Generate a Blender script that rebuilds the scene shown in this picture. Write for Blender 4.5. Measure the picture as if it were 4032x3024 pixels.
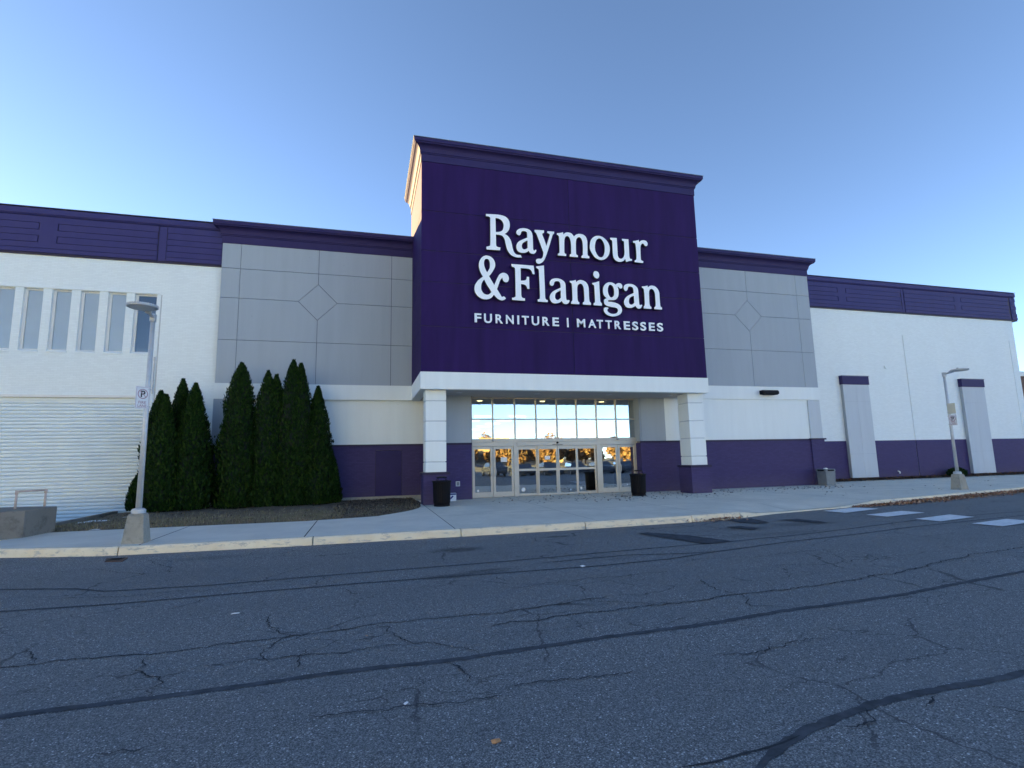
import bpy, bmesh, math, random
from mathutils import Vector, Matrix
from mathutils import noise as mnoise

random.seed(11)
scene = bpy.context.scene
COL = scene.collection
for o in list(bpy.data.objects):
    bpy.data.objects.remove(o)

# ------------------------------------------------------------------ camera
CAM_H = 1.66
F_PX, YAW, PITCH, ROLL = 2075.9, math.radians(15.559), math.radians(7.9874), math.radians(-1.209)
cam_data = bpy.data.cameras.new('camera')
cam_data.sensor_fit = 'HORIZONTAL'
cam_data.sensor_width = 36.0
cam_data.lens = F_PX / 4032 * 36.0
cam_data.clip_start = 0.05
cam_data.clip_end = 5000
cam = bpy.data.objects.new('camera', cam_data)
COL.objects.link(cam)
_f = Vector((math.sin(YAW) * math.cos(PITCH), math.cos(YAW) * math.cos(PITCH), math.sin(PITCH)))
_r = Vector((math.cos(YAW), -math.sin(YAW), 0))
_u = _r.cross(_f)
_r2 = _r * math.cos(ROLL) + _u * math.sin(ROLL)
_u2 = -_r * math.sin(ROLL) + _u * math.cos(ROLL)
cam.matrix_world = Matrix(((_r2.x, _u2.x, -_f.x, 0), (_r2.y, _u2.y, -_f.y, 0), (_r2.z, _u2.z, -_f.z, CAM_H), (0, 0, 0, 1)))
scene.camera = cam

# ------------------------------------------------------------------ sky and sun
SUN_AZ = math.radians(56.0)      # to the left of the facade's own normal, behind the building
SUN_EL = math.radians(7.6)
world = bpy.data.worlds.new('World')
scene.world = world
world.use_nodes = True
wt = world.node_tree
wt.nodes.clear()
w_out = wt.nodes.new('ShaderNodeOutputWorld')
w_bg = wt.nodes.new('ShaderNodeBackground')
w_sky = wt.nodes.new('ShaderNodeTexSky')
w_sky.sky_type = 'NISHITA'
w_sky.sun_disc = False
w_sky.sun_elevation = SUN_EL
w_sky.sun_rotation = -SUN_AZ
w_sky.altitude = 3000
w_sky.air_density = 0.6
w_sky.dust_density = 1.0
w_sky.ozone_density = 1.0
w_bg.inputs['Strength'].default_value = 0.05
wt.links.new(w_sky.outputs[0], w_bg.inputs[0])
wt.links.new(w_bg.outputs[0], w_out.inputs[0])

sun_data = bpy.data.lights.new('sun', 'SUN')
sun_data.energy = 5.0
sun_data.angle = math.radians(0.5)
sun_data.color = (1.0, 0.72, 0.20)
sun = bpy.data.objects.new('sun', sun_data)
COL.objects.link(sun)
to_sun = Vector((-math.sin(SUN_AZ) * math.cos(SUN_EL), math.cos(SUN_AZ) * math.cos(SUN_EL), math.sin(SUN_EL)))
sun.rotation_euler = to_sun.to_track_quat('Z', 'Y').to_euler()
sun.location = to_sun * 80

scene.view_settings.view_transform = 'Standard'
scene.view_settings.look = 'None'
scene.view_settings.gamma = 1.0
scene.view_settings.exposure = 3.48
try:
    scene.view_settings.use_curve_mapping = False
except Exception:
    pass
scene.cycles.max_bounces = 8
scene.cycles.transparent_max_bounces = 12

# ------------------------------------------------------------------ helpers
class MB:
    """collects shapes into one mesh"""
    def __init__(self):
        self.v = []; self.f = []
    def box(self, x0, x1, y0, y1, z0, z1):
        n = len(self.v)
        self.v += [(x0,y0,z0),(x1,y0,z0),(x1,y1,z0),(x0,y1,z0),(x0,y0,z1),(x1,y0,z1),(x1,y1,z1),(x0,y1,z1)]
        self.f += [tuple(n+i for i in q) for q in ((0,3,2,1),(4,5,6,7),(0,1,5,4),(1,2,6,5),(2,3,7,6),(3,0,4,7))]
        return self
    def quad(self, a, b, c, d):
        n = len(self.v); self.v += [a,b,c,d]; self.f.append((n,n+1,n+2,n+3)); return self
    def poly(self, pts):
        n = len(self.v); self.v += list(pts); self.f.append(tuple(range(n, n+len(pts)))); return self
    def prism(self, pts, axis, a, b):
        """pts in the plane across the axis: axis 'y' -> (x,z), 'x' -> (y,z), 'z' -> (x,y)"""
        def mk(p, t):
            return {'y': (p[0], t, p[1]), 'x': (t, p[0], p[1]), 'z': (p[0], p[1], t)}[axis]
        n = len(self.v); k = len(pts)
        self.v += [mk(p, a) for p in pts] + [mk(p, b) for p in pts]
        self.f.append(tuple(n+i for i in range(k))); self.f.append(tuple(n+k+i for i in reversed(range(k))))
        for i in range(k):
            j = (i+1) % k
            self.f.append((n+i, n+k+i, n+k+j, n+j))
        return self
    def tube(self, pts, r, seg=12, cap=True):
        if not isinstance(r, (list, tuple)): r = [r]*len(pts)
        P = [Vector(p) for p in pts]; n0 = len(self.v)
        up = Vector((0,0,1)); prev = None
        for i, p in enumerate(P):
            d = (P[min(i+1,len(P)-1)] - P[max(i-1,0)]).normalized()
            ref = prev if prev is not None else (Vector((1,0,0)) if abs(d.z) > .9 else up)
            a = (ref - d*ref.dot(d)).normalized(); b = d.cross(a); prev = a
            for k in range(seg):
                t = 2*math.pi*k/seg
                self.v.append(tuple(p + (a*math.cos(t) + b*math.sin(t))*r[i]))
        for i in range(len(P)-1):
            for k in range(seg):
                q = (k+1) % seg
                self.f.append((n0+i*seg+k, n0+i*seg+q, n0+(i+1)*seg+q, n0+(i+1)*seg+k))
        if cap:
            self.f.append(tuple(n0+k for k in reversed(range(seg))))
            self.f.append(tuple(n0+(len(P)-1)*seg+k for k in range(seg)))
        return self
    def lathe(self, prof, cx=0, cy=0, seg=24):
        """prof: list of (r, z) from bottom to top"""
        n0 = len(self.v)
        for r, z in prof:
            for k in range(seg):
                t = 2*math.pi*k/seg
                self.v.append((cx+r*math.cos(t), cy+r*math.sin(t), z))
        for i in range(len(prof)-1):
            for k in range(seg):
                q = (k+1) % seg
                self.f.append((n0+i*seg+k, n0+i*seg+q, n0+(i+1)*seg+q, n0+(i+1)*seg+k))
        self.f.append(tuple(n0+k for k in reversed(range(seg))))
        self.f.append(tuple(n0+(len(prof)-1)*seg+k for k in range(seg)))
        return self
    def frustum(self, cx, cy, hx0, hy0, z0, hx1, hy1, z1):
        n = len(self.v)
        for hx, hy, z in ((hx0,hy0,z0),(hx1,hy1,z1)):
            self.v += [(cx-hx,cy-hy,z),(cx+hx,cy-hy,z),(cx+hx,cy+hy,z),(cx-hx,cy+hy,z)]
        self.f += [tuple(n+i for i in q) for q in ((0,3,2,1),(4,5,6,7),(0,1,5,4),(1,2,6,5),(2,3,7,6),(3,0,4,7))]
        return self
    def build(self, name, mat, parent=None, bevel=0, smooth=False, seg=2):
        me = bpy.data.meshes.new(name)
        me.from_pydata(self.v, [], self.f)
        me.validate()
        me.update()
        o = bpy.data.objects.new(name, me)
        COL.objects.link(o)
        if mat: me.materials.append(mat)
        if parent:
            o.parent = parent
            o.matrix_parent_inverse = Matrix.Translation(-parent.location) if parent.type == 'EMPTY' and not parent.parent else Matrix.Identity(4)
        if smooth:
            for p in me.polygons: p.use_smooth = True
        if bevel:
            m = o.modifiers.new('bevel', 'BEVEL'); m.width = bevel; m.segments = seg
            m.limit_method = 'ANGLE'; m.angle_limit = math.radians(40)
        return o

def tag(o, label=None, cat=None, group=None, kind=None):
    if label: o['label'] = label
    if cat: o['category'] = cat
    if group: o['group'] = group
    if kind: o['kind'] = kind
    return o

def empty(name, loc, label=None, cat=None, group=None):
    o = bpy.data.objects.new(name, None)
    o.empty_display_size = 0.3
    o.location = loc
    COL.objects.link(o)
    tag(o, label, cat, group)
    return o

def copy_tree(o, parent=None):
    c = o.copy()
    COL.objects.link(c)
    if parent: c.parent = parent
    for ch in list(o.children):
        copy_tree(ch, c)
    return c

def catmull(c, n=5):
    """closed outline of (x, z[, corner]) -> dense polyline"""
    out = []; N = len(c)
    for i in range(N):
        p1, p2 = c[i], c[(i+1) % N]
        c1, c2 = len(p1) > 2, len(p2) > 2
        p0 = c[i-1]; p3 = c[(i+2) % N]
        def tan(a, b): return ((b[0]-a[0])/2, (b[1]-a[1])/2)
        t1 = (p2[0]-p1[0], p2[1]-p1[1]) if c1 else tan(p0, p2)
        t2 = (p2[0]-p1[0], p2[1]-p1[1]) if c2 else tan(p1, p3)
        L = math.hypot(p2[0]-p1[0], p2[1]-p1[1])
        def lim(t):
            m = math.hypot(*t)
            return t if m < 1.3*L or m == 0 else (t[0]*1.3*L/m, t[1]*1.3*L/m)
        t1, t2 = lim(t1), lim(t2)
        k = 1 if (c1 and c2) else n
        for j in range(k):
            t = j/k; h1 = 2*t**3-3*t**2+1; h2 = t**3-2*t**2+t; h3 = -2*t**3+3*t**2; h4 = t**3-t**2
            out.append((h1*p1[0]+h2*t1[0]+h3*p2[0]+h4*t2[0], h1*p1[1]+h2*t1[1]+h3*p2[1]+h4*t2[1]))
    return out

def curve_mesh(contours, extrude, bevel=0.0):
    cu = bpy.data.curves.new('outline', 'CURVE')
    cu.dimensions = '2D'; cu.fill_mode = 'BOTH'; cu.extrude = extrude; cu.bevel_depth = bevel; cu.bevel_resolution = 1
    for c in contours:
        sp = cu.splines.new('POLY'); sp.points.add(len(c)-1)
        for i, p in enumerate(c): sp.points[i].co = (p[0], p[1], 0, 1)
        sp.use_cyclic_u = True
    o = bpy.data.objects.new('tmp', cu); COL.objects.link(o)
    dg = bpy.context.evaluated_depsgraph_get()
    me = bpy.data.meshes.new_from_object(o.evaluated_get(dg))
    bpy.data.objects.remove(o)
    return me

def text_mesh(ch, extrude, offset):
    cu = bpy.data.curves.new('glyph', 'FONT')
    cu.body = ch; cu.extrude = extrude; cu.offset = offset
    o = bpy.data.objects.new('tmp', cu); COL.objects.link(o)
    dg = bpy.context.evaluated_depsgraph_get()
    me = bpy.data.meshes.new_from_object(o.evaluated_get(dg))
    bpy.data.objects.remove(o)
    return me

def fit_mesh(me, u0, u1, v0, v1, fn):
    """scale a flat glyph mesh to a box, then map (u, v, depth) with fn"""
    xs = [v.co.x for v in me.vertices]; ys = [v.co.y for v in me.vertices]
    ax, bx, ay, by = min(xs), max(xs), min(ys), max(ys)
    for v in me.vertices:
        u = u0 + (v.co.x-ax)/(bx-ax or 1)*(u1-u0); w = v0 + (v.co.y-ay)/(by-ay or 1)*(v1-v0)
        v.co = Vector(fn(u, w, v.co.z))
    me.update()

def lerp_pts(pts, x):
    if x <= pts[0][0]: return pts[0][1]
    for a, b in zip(pts, pts[1:]):
        if x <= b[0]: return a[1] + (b[1]-a[1])*(x-a[0])/(b[0]-a[0])
    return pts[-1][1]

# ------------------------------------------------------------------ materials
def new_mat(name):
    m = bpy.data.materials.new(name); m.use_nodes = True
    nt = m.node_tree
    return m, nt, nt.nodes['Principled BSDF']

def N(nt, t, **kw):
    n = nt.nodes.new(t)
    for k, v in kw.items():
        if k in n.inputs: n.inputs[k].default_value = v
        else: setattr(n, k, v)
    return n

def coords(nt):
    return N(nt, 'ShaderNodeNewGeometry').outputs['Position']

def ramp(nt, src, stops):
    r = N(nt, 'ShaderNodeValToRGB')
    e = r.color_ramp.elements
    while len(e) > 1: e.remove(e[0])
    e[0].position = stops[0][0]; e[0].color = (*stops[0][1], 1) if not isinstance(stops[0][1], float) else (stops[0][1],)*3+(1,)
    for p, c in stops[1:]:
        x = e.new(p); x.color = (*c, 1) if not isinstance(c, float) else (c,)*3+(1,)
    nt.links.new(src, r.inputs[0])
    return r.outputs[0]

def mixc(nt, fac, a, b, mode='MIX'):
    m = N(nt, 'ShaderNodeMix', data_type='RGBA', blend_type=mode)
    for s, v in ((0, fac), (6, a), (7, b)):
        if hasattr(v, 'links') or hasattr(v, 'is_output'): nt.links.new(v, m.inputs[s])
        else: m.inputs[s].default_value = v if s == 0 else (*v, 1)
    return m.outputs[2]

def noise(nt, co, scale, detail=4, rough=.55, out=0, dist=0.0):
    n = N(nt, 'ShaderNodeTexNoise', Scale=scale, Detail=detail, Roughness=rough, Distortion=dist)
    nt.links.new(co, n.inputs['Vector'])
    return n.outputs[out]

def mapping(nt, co, scale=(1,1,1), rot=(0,0,0), loc=(0,0,0)):
    m = N(nt, 'ShaderNodeMapping'); nt.links.new(co, m.inputs[0])
    m.inputs['Scale'].default_value = scale; m.inputs['Rotation'].default_value = rot; m.inputs['Location'].default_value = loc
    return m.outputs[0]

def bump(nt, bsdf, h, strength=.3, dist=.01, prev=None):
    b = N(nt, 'ShaderNodeBump', Strength=strength, Distance=dist)
    nt.links.new(h, b.inputs['Height'])
    if prev: nt.links.new(prev, b.inputs['Normal'])
    nt.links.new(b.outputs[0], bsdf.inputs['Normal'])
    return b.outputs[0]

def plain(name, col, rough=.6, metal=0.0, var=.12, vscale=3.0, grain=0.0, gscale=60, spec=.5):
    m, nt, b = new_mat(name)
    co = coords(nt)
    lo = tuple(c*(1-var) for c in col); hi = tuple(min(1, c*(1+var)) for c in col)
    c = ramp(nt, noise(nt, co, vscale, 5, .6), [(.3, lo), (.7, hi)])
    nt.links.new(c, b.inputs['Base Color'])
    b.inputs['Roughness'].default_value = rough; b.inputs['Metallic'].default_value = metal
    b.inputs['Specular IOR Level'].default_value = spec
    if grain: bump(nt, b, noise(nt, co, gscale, 3, .6), grain, .004)
    return m

def stucco(name, col, rough=.8, spec=.3, streak=.10):
    """rendered (plaster) panel: fine sandy grain, faint vertical weather streaks and small pocks"""
    m, nt, b = new_mat(name); co = coords(nt)
    v = noise(nt, mapping(nt, co, (1.2, 1.2, .12)), 2.2, 5, .6)
    c = ramp(nt, v, [(.25, tuple(x*(1-streak) for x in col)), (.75, tuple(min(1, x*(1+streak)) for x in col))])
    c = mixc(nt, ramp(nt, noise(nt, co, 130, 2, .5), [(.35, .0), (.65, .22)]), c, tuple(x*.75 for x in col))
    vo = N(nt, 'ShaderNodeTexVoronoi', Scale=1.3, Randomness=1.0); nt.links.new(co, vo.inputs['Vector'])
    pk = ramp(nt, vo.outputs['Distance'], [(.0, .55), (.022, .55), (.03, .0)])
    c = mixc(nt, pk, c, tuple(x*.55 for x in col))
    nt.links.new(c, b.inputs['Base Color'])
    b.inputs['Roughness'].default_value = rough; b.inputs['Specular IOR Level'].default_value = spec
    bump(nt, b, noise(nt, co, 150, 3, .6), .35, .003)
    return m

def brick(name, col, joint, rough=.6, var=.07, bstr=.5, spec=.4, dirt=0.0):
    """painted brick: courses 68 mm, paint over brick and joint alike"""
    m, nt, b = new_mat(name); co = coords(nt)
    sep = N(nt, 'ShaderNodeSeparateXYZ'); nt.links.new(co, sep.inputs[0])
    add = N(nt, 'ShaderNodeMath', operation='ADD'); nt.links.new(sep.outputs[0], add.inputs[0]); nt.links.new(sep.outputs[1], add.inputs[1])
    cmb = N(nt, 'ShaderNodeCombineXYZ'); nt.links.new(add.outputs[0], cmb.inputs[0]); nt.links.new(sep.outputs[2], cmb.inputs[1])
    t = N(nt, 'ShaderNodeTexBrick', Scale=1.0)
    t.inputs['Brick Width'].default_value = .215; t.inputs['Row Height'].default_value = .068
    t.inputs['Mortar Size'].default_value = .006; t.inputs['Mortar Smooth'].default_value = .4; t.inputs['Bias'].default_value = 0
    t.inputs['Color1'].default_value = (*[c*(1-var) for c in col], 1); t.inputs['Color2'].default_value = (*[min(1, c*(1+var)) for c in col], 1)
    t.inputs['Mortar'].default_value = (*joint, 1)
    nt.links.new(cmb.outputs[0], t.inputs['Vector'])
    c = mixc(nt, ramp(nt, noise(nt, mapping(nt, co, (1, 1, .25)), 1.1, 6, .65), [(.35, .0), (.8, .22)]), t.outputs['Color'], tuple(x*.82 for x in col))
    if dirt:
        low = N(nt, 'ShaderNodeMapRange'); low.inputs[1].default_value = .0; low.inputs[2].default_value = .7; low.inputs[3].default_value = dirt; low.inputs[4].default_value = 0
        nt.links.new(sep.outputs[2], low.inputs[0])
        mu = N(nt, 'ShaderNodeMath', operation='MULTIPLY'); nt.links.new(low.outputs[0], mu.inputs[0]); nt.links.new(noise(nt, co, 6, 5, .7), mu.inputs[1])
        c = mixc(nt, mu.outputs[0], c, (.16, .13, .11))
    nt.links.new(c, b.inputs['Base Color'])
    inv = N(nt, 'ShaderNodeMath', operation='SUBTRACT'); inv.inputs[0].default_value = 1; nt.links.new(t.outputs['Fac'], inv.inputs[1])
    nb = bump(nt, b, inv.outputs[0], bstr, .008)
    bump(nt, b, noise(nt, co, 70, 3, .6), .08, .003, nb)
    b.inputs['Roughness'].default_value = rough; b.inputs['Specular IOR Level'].default_value = spec
    return m

def asphalt_mat():
    m, nt, b = new_mat('asphalt'); co = coords(nt)
    vo = N(nt, 'ShaderNodeTexVoronoi', Scale=125.0); nt.links.new(co, vo.inputs['Vector'])
    bw = N(nt, 'ShaderNodeSeparateColor'); nt.links.new(vo.outputs['Color'], bw.inputs[0])
    c = ramp(nt, bw.outputs[0], [(.05, (.055,.058,.063)), (.40, (.130,.135,.140)), (.75, (.205,.210,.212)), (.97, (.38,.38,.375))])
    # bright worn stones, larger and sparse
    v2 = N(nt, 'ShaderNodeTexVoronoi', Scale=46.0); nt.links.new(mapping(nt, co, loc=(3.3, 1.7, 0)), v2.inputs['Vector'])
    b2 = N(nt, 'ShaderNodeSeparateColor'); nt.links.new(v2.outputs['Color'], b2.inputs[0])
    big = ramp(nt, noise(nt, co, .9, 4, .6), [(.30, .45), (.6, 1.0)])
    sp = ramp(nt, b2.outputs[0], [(.88, .0), (.90, .9)])
    msk = ramp(nt, v2.outputs['Distance'], [(.26, 1.0), (.36, .0)])
    mm = N(nt, 'ShaderNodeMath', operation='MULTIPLY'); nt.links.new(sp, mm.inputs[0]); nt.links.new(msk, mm.inputs[1])
    m2 = N(nt, 'ShaderNodeMath', operation='MULTIPLY'); nt.links.new(mm.outputs[0], m2.inputs[0]); nt.links.new(big, m2.inputs[1])
    c = mixc(nt, m2.outputs[0], c, (.80,.80,.80))
    # broad wear: paler wheel paths along the road, patches
    wear = noise(nt, mapping(nt, co, (.10, .55, 1)), 1.0, 6, .6)
    c = mixc(nt, ramp(nt, wear, [(.3, .45), (.7, .0)]), c, (.110,.115,.122))
    blot = noise(nt, co, .45, 7, .7)
    c = mixc(nt, ramp(nt, blot, [(.56, .0), (.72, .22)]), c, (.23,.235,.24))
    # hairline crack network, in some zones only
    dn = N(nt, 'ShaderNodeTexNoise', Scale=1.6, Detail=6.0, Roughness=.65); nt.links.new(co, dn.inputs['Vector'])
    dv = N(nt, 'ShaderNodeVectorMath', operation='MULTIPLY_ADD'); nt.links.new(dn.outputs['Color'], dv.inputs[0]); dv.inputs[1].default_value = (.55,.55,0); nt.links.new(co, dv.inputs[2])
    for sc, zone, wd, lo in (((.42,.75,1), .35, .007, .47), ((1.1,1.7,1), .8, .012, .54)):
        ve = N(nt, 'ShaderNodeTexVoronoi', feature='DISTANCE_TO_EDGE', Scale=1.0); nt.links.new(mapping(nt, dv.outputs[0], sc), ve.inputs['Vector'])
        ln = ramp(nt, ve.outputs['Distance'], [(.0, 1.0), (wd*.45, .85), (wd, .0)])
        zn = ramp(nt, noise(nt, mapping(nt, co, (1,1,1), loc=(4.2*zone, 1.3, 0)), zone, 3, .6), [(lo, .0), (lo+.07, .85)])
        mu = N(nt, 'ShaderNodeMath', operation='MULTIPLY'); nt.links.new(ln, mu.inputs[0]); nt.links.new(zn, mu.inputs[1])
        c = mixc(nt, mu.outputs[0], c, (.036,.038,.043))
    # oil drips with their own places
    for (x, y, rx, ry, a) in ((1.85,11.02,.42,.22,.75),(4.32,11.9,.3,.1,.7),(1.95,8.78,.35,.16,.55),(1.3,8.63,.4,.13,.55),(9.0,11.3,.5,.3,.5),(10.9,11.4,.8,.25,.4),(9.1,10.3,1.2,.2,.3),(-2.9,12.0,.6,.2,.3)):
        s = N(nt, 'ShaderNodeTexGradient', gradient_type='SPHERICAL')
        mp = mapping(nt, co, (1/rx/1.6, 1/ry/1.6, 0), loc=(-x/rx/1.6, -y/ry/1.6, 0))
        nt.links.new(mp, s.inputs[0])
        mu = N(nt, 'ShaderNodeMath', operation='MULTIPLY'); nt.links.new(ramp(nt, s.outputs[0], [(.0, .0), (.6, a)]), mu.inputs[0])
        nt.links.new(ramp(nt, noise(nt, co, 7, 4, .6), [(.3, .4), (.6, 1.0)]), mu.inputs[1])
        c = mixc(nt, mu.outputs[0], c, (.012,.012,.014))
    nt.links.new(c, b.inputs['Base Color'])
    b.inputs['Roughness'].default_value = .85; b.inputs['Specular IOR Level'].default_value = .35
    h = N(nt, 'ShaderNodeMath', operation='SUBTRACT'); h.inputs[0].default_value = 1; nt.links.new(vo.outputs['Distance'], h.inputs[1])
    nb = bump(nt, b, h.outputs[0], .55, .006)
    bump(nt, b, noise(nt, co, 14, 5, .7), .35, .02, nb)
    return m

def concrete_mat(name, col, stain, scale=1.0, rough=.85, amt=.5, sp=.35):
    m, nt, b = new_mat(name); co = coords(nt)
    c = ramp(nt, noise(nt, co, .8*scale, 6, .65), [(.3, tuple(x*.86 for x in col)), (.7, tuple(x*1.08 for x in col))])
    c = mixc(nt, ramp(nt, noise(nt, mapping(nt, co, (1, 1, 1), loc=(7, 3, 1)), 3.2*scale, 7, .72), [(.5, .0), (.72, amt)]), c, stain)
    c = mixc(nt, ramp(nt, noise(nt, co, 160, 2, .5), [(.3, .0), (.75, sp)]), c, tuple(x*.6 for x in col))
    nt.links.new(c, b.inputs['Base Color']); b.inputs['Roughness'].default_value = rough
    b.inputs['Specular IOR Level'].default_value = .3
    bump(nt, b, noise(nt, co, 60, 5, .7), .3, .006)
    return m

def kerb_mat():
    m, nt, b = new_mat('worn_kerb_paint'); co = coords(nt)
    conc = ramp(nt, noise(nt, co, 9, 6, .7), [(.3, (.36,.34,.31)), (.7, (.52,.49,.44))])
    paint = ramp(nt, noise(nt, co, 2.5, 5, .6), [(.3, (.74,.62,.44)), (.7, (.82,.73,.56))])
    wear = ramp(nt, noise(nt, mapping(nt, co, (.6, 1, 2.2)), 5.0, 8, .8), [(.54, .0), (.60, .9)])
    c = mixc(nt, wear, paint, conc)
    c = mixc(nt, ramp(nt, noise(nt, co, 24, 5, .8), [(.64, .0), (.74, .7)]), c, (.24,.22,.19))
    nt.links.new(c, b.inputs['Base Color']); b.inputs['Roughness'].default_value = .85
    bump(nt, b, noise(nt, co, 25, 6, .75), .7, .015)
    return m

def glass_mat(name, refl, tint):
    m, nt, b = new_mat(name)
    nt.nodes.remove(b)
    out = nt.nodes['Material Output']
    tr = N(nt, 'ShaderNodeBsdfTransparent'); tr.inputs[0].default_value = (*tint, 1)
    gl = N(nt, 'ShaderNodeBsdfGlossy'); gl.inputs['Color'].default_value = (.96,.98,1,1); gl.inputs['Roughness'].default_value = .0
    co = coords(nt)
    bp = N(nt, 'ShaderNodeBump', Strength=.06, Distance=.02); nt.links.new(noise(nt, co, 1.6, 2, .5), bp.inputs['Height'])
    nt.links.new(bp.outputs[0], gl.inputs['Normal'])
    fr = N(nt, 'ShaderNodeFresnel', IOR=1.5)
    mr = N(nt, 'ShaderNodeMapRange'); mr.inputs[1].default_value = 0; mr.inputs[2].default_value = 1; mr.inputs[3].default_value = refl; mr.inputs[4].default_value = 1
    nt.links.new(fr.outputs[0], mr.inputs[0])
    mx = N(nt, 'ShaderNodeMixShader')
    nt.links.new(mr.outputs[0], mx.inputs[0]); nt.links.new(tr.outputs[0], mx.inputs[1]); nt.links.new(gl.outputs[0], mx.inputs[2])
    nt.links.new(mx.outputs[0], out.inputs[0])
    return m

def emis_mat(name, col, s):
    m, nt, b = new_mat(name)
    b.inputs['Base Color'].default_value = (.8,.8,.8,1)
    b.inputs['Emission Color'].default_value = (*col, 1); b.inputs['Emission Strength'].default_value = s
    return m

def leaf_mat(name, stops, rough=.6, trans=.0):
    m, nt, b = new_mat(name)
    co = coords(nt)
    g = N(nt, 'ShaderNodeNewGeometry')
    c = ramp(nt, g.outputs['Random Per Island'], stops)
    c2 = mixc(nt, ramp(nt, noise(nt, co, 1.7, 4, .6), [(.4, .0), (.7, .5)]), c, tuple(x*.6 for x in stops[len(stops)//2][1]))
    nt.links.new(c2, b.inputs['Base Color']); b.inputs['Roughness'].default_value = rough
    b.inputs['Specular IOR Level'].default_value = .12
    return m

M = {}
M['asphalt'] = asphalt_mat()
M['tar'] = plain('crack_sealer', (.070,.074,.083), .9, 0, .35, 9, .2, 40, .12)
M['crack'] = plain('open_crack', (.042,.044,.049), .95, 0, .3, 9, 0, 60, .1)
M['wet'] = plain('damp_patch', (.068,.073,.084), .9, 0, .35, 6, .3, 60, .05)
M['paint_white'] = concrete_mat('worn_road_paint', (.80,.81,.82), (.09,.095,.10), 3.0, .8, .55, .5)
M['walk'] = concrete_mat('sidewalk_concrete', (.72,.67,.57), (.54,.50,.43), 1.0, .85, .45)
M['walk2'] = concrete_mat('new_sidewalk_concrete', (.74,.69,.60), (.63,.585,.51), 1.0, .85, .3)
M['joint'] = plain('joint_dirt', (.035,.032,.03), .95)
M['kerb'] = kerb_mat()
M['old_concrete'] = concrete_mat('weathered_concrete', (.25,.225,.19), (.055,.05,.043), .75, .9, .9, .5)
M['base_concrete'] = concrete_mat('lamp_base_concrete', (.36,.34,.29), (.14,.13,.11), 2.5, .9, .6, .4)
M['white_brick'] = brick('white_painted_brick', (.79,.83,.825), (.72,.76,.755), .6, .03, .32, .25)
M['white_panel'] = stucco('white_render', (.80,.84,.835), .75, .3, .04)
M['grey_panel'] = stucco('grey_render', (.37,.415,.465), .8, .2, .05)
M['light_grey_panel'] = stucco('pale_grey_render', (.54,.58,.62), .75, .3, .05)
M['grey_plaster'] = stucco('soffit_plaster', (.46,.44,.42), .85, .25, .06)
M['purple_panel'] = stucco('deep_purple_render', (.025,.010,.080), .65, .13, .24)
M['purple_brick'] = brick('purple_painted_brick', (.058,.044,.132), (.045,.034,.105), .65, .08, .45, .2, .35)
M['purple_metal'] = stucco('purple_fascia_paint', (.048,.043,.150), .65, .2, .10)
M['purple_trim'] = plain('purple_cornice_paint', (.032,.024,.098), .6, 0, .08, 2, .15, 90, .2)
M['dark_trim'] = plain('dark_ledge_paint', (.015,.008,.042), .6, 0, .12, 3)
M['coping'] = plain('metal_coping', (.16,.17,.20), .45, .5, .15, 2)
M['alu'] = plain('champagne_aluminium', (.52,.47,.40), .38, .35, .06, 2)
M['alu_dark'] = plain('dark_aluminium', (.20,.18,.16), .45, .4, .08, 2)
M['glass'] = glass_mat('store_glass', .42, (.80,.84,.84))
M['win_glass'] = glass_mat('window_glass', .05, (.88,.90,.91))
M['cream'] = plain('cream_window_frame', (.72,.70,.66), .5, 0, .05, 2)
M['blind'] = plain('roller_blind', (.78,.79,.78), .8, 0, .05, 2)
M['dim_room'] = plain('dim_room', (.16,.17,.19), .9, 0, .1, 1)
M['shutter'] = plain('white_shutter_paint', (.76,.81,.81), .55, 0, .04, 1.5)
M['galv'] = plain('galvanised_steel', (.52,.53,.54), .5, .3, .12, 5, .1, 30)
M['lamp_grey'] = plain('lamp_grey_paint', (.50,.51,.52), .45, .2, .08, 4)
M['lens'] = plain('lamp_lens', (.62,.62,.60), .3, 0, .03, 4)
M['black'] = plain('black_powder_coat', (.007,.007,.010), .6, 0, .2, 6, 0, 60, .15)
M['black_hole'] = plain('dark_opening', (.004,.004,.004), .9)
M['bin_grey'] = plain('grey_bin', (.17,.19,.205), .6, 0, .10, 5, .1, 60)
M['sign_white'] = plain('sign_sheet', (.70,.69,.70), .4, 0, .05, 6)
M['sign_back'] = plain('bare_sign_back', (.62,.56,.42), .45, .1, .06, 5)
M['sign_black'] = plain('sign_ink_black', (.015,.015,.018), .5)
M['sign_red'] = plain('sign_ink_faded_red', (.40,.24,.27), .55)
M['letter'] = plain('sign_letter_face', (.90,.91,.93), .35, 0, .02, 2)
M['letter_side'] = plain('sign_letter_return', (.02,.02,.025), .5)
M['pipe'] = plain('pink_primed_pipe', (.52,.42,.37), .6, .1, .15, 8)
M['soil'] = concrete_mat('mulch_soil', (.16,.125,.09), (.07,.055,.042), 2.5, .95, .8, .5)
def thuja_mat():
    m = leaf_mat('arborvitae_foliage', [(0, (.003,.010,.002)), (.45, (.007,.025,.003)), (.8, (.015,.043,.004)), (1, (.034,.062,.008))])
    nt = m.node_tree; bs = nt.nodes['Principled BSDF']; src = bs.inputs['Base Color'].links[0].from_socket; co = coords(nt)
    f_ = ramp(nt, noise(nt, co, 2.3, 5, .7), [(.66, .0), (.78, .6)])
    nt.links.new(mixc(nt, f_, src, (.040,.026,.012)), bs.inputs['Base Color'])
    return m
M['thuja'] = thuja_mat()
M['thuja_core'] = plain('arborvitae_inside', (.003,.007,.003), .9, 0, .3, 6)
M['bark'] = plain('bark', (.075,.055,.042), .9, 0, .3, 8, .5, 25)
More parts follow.
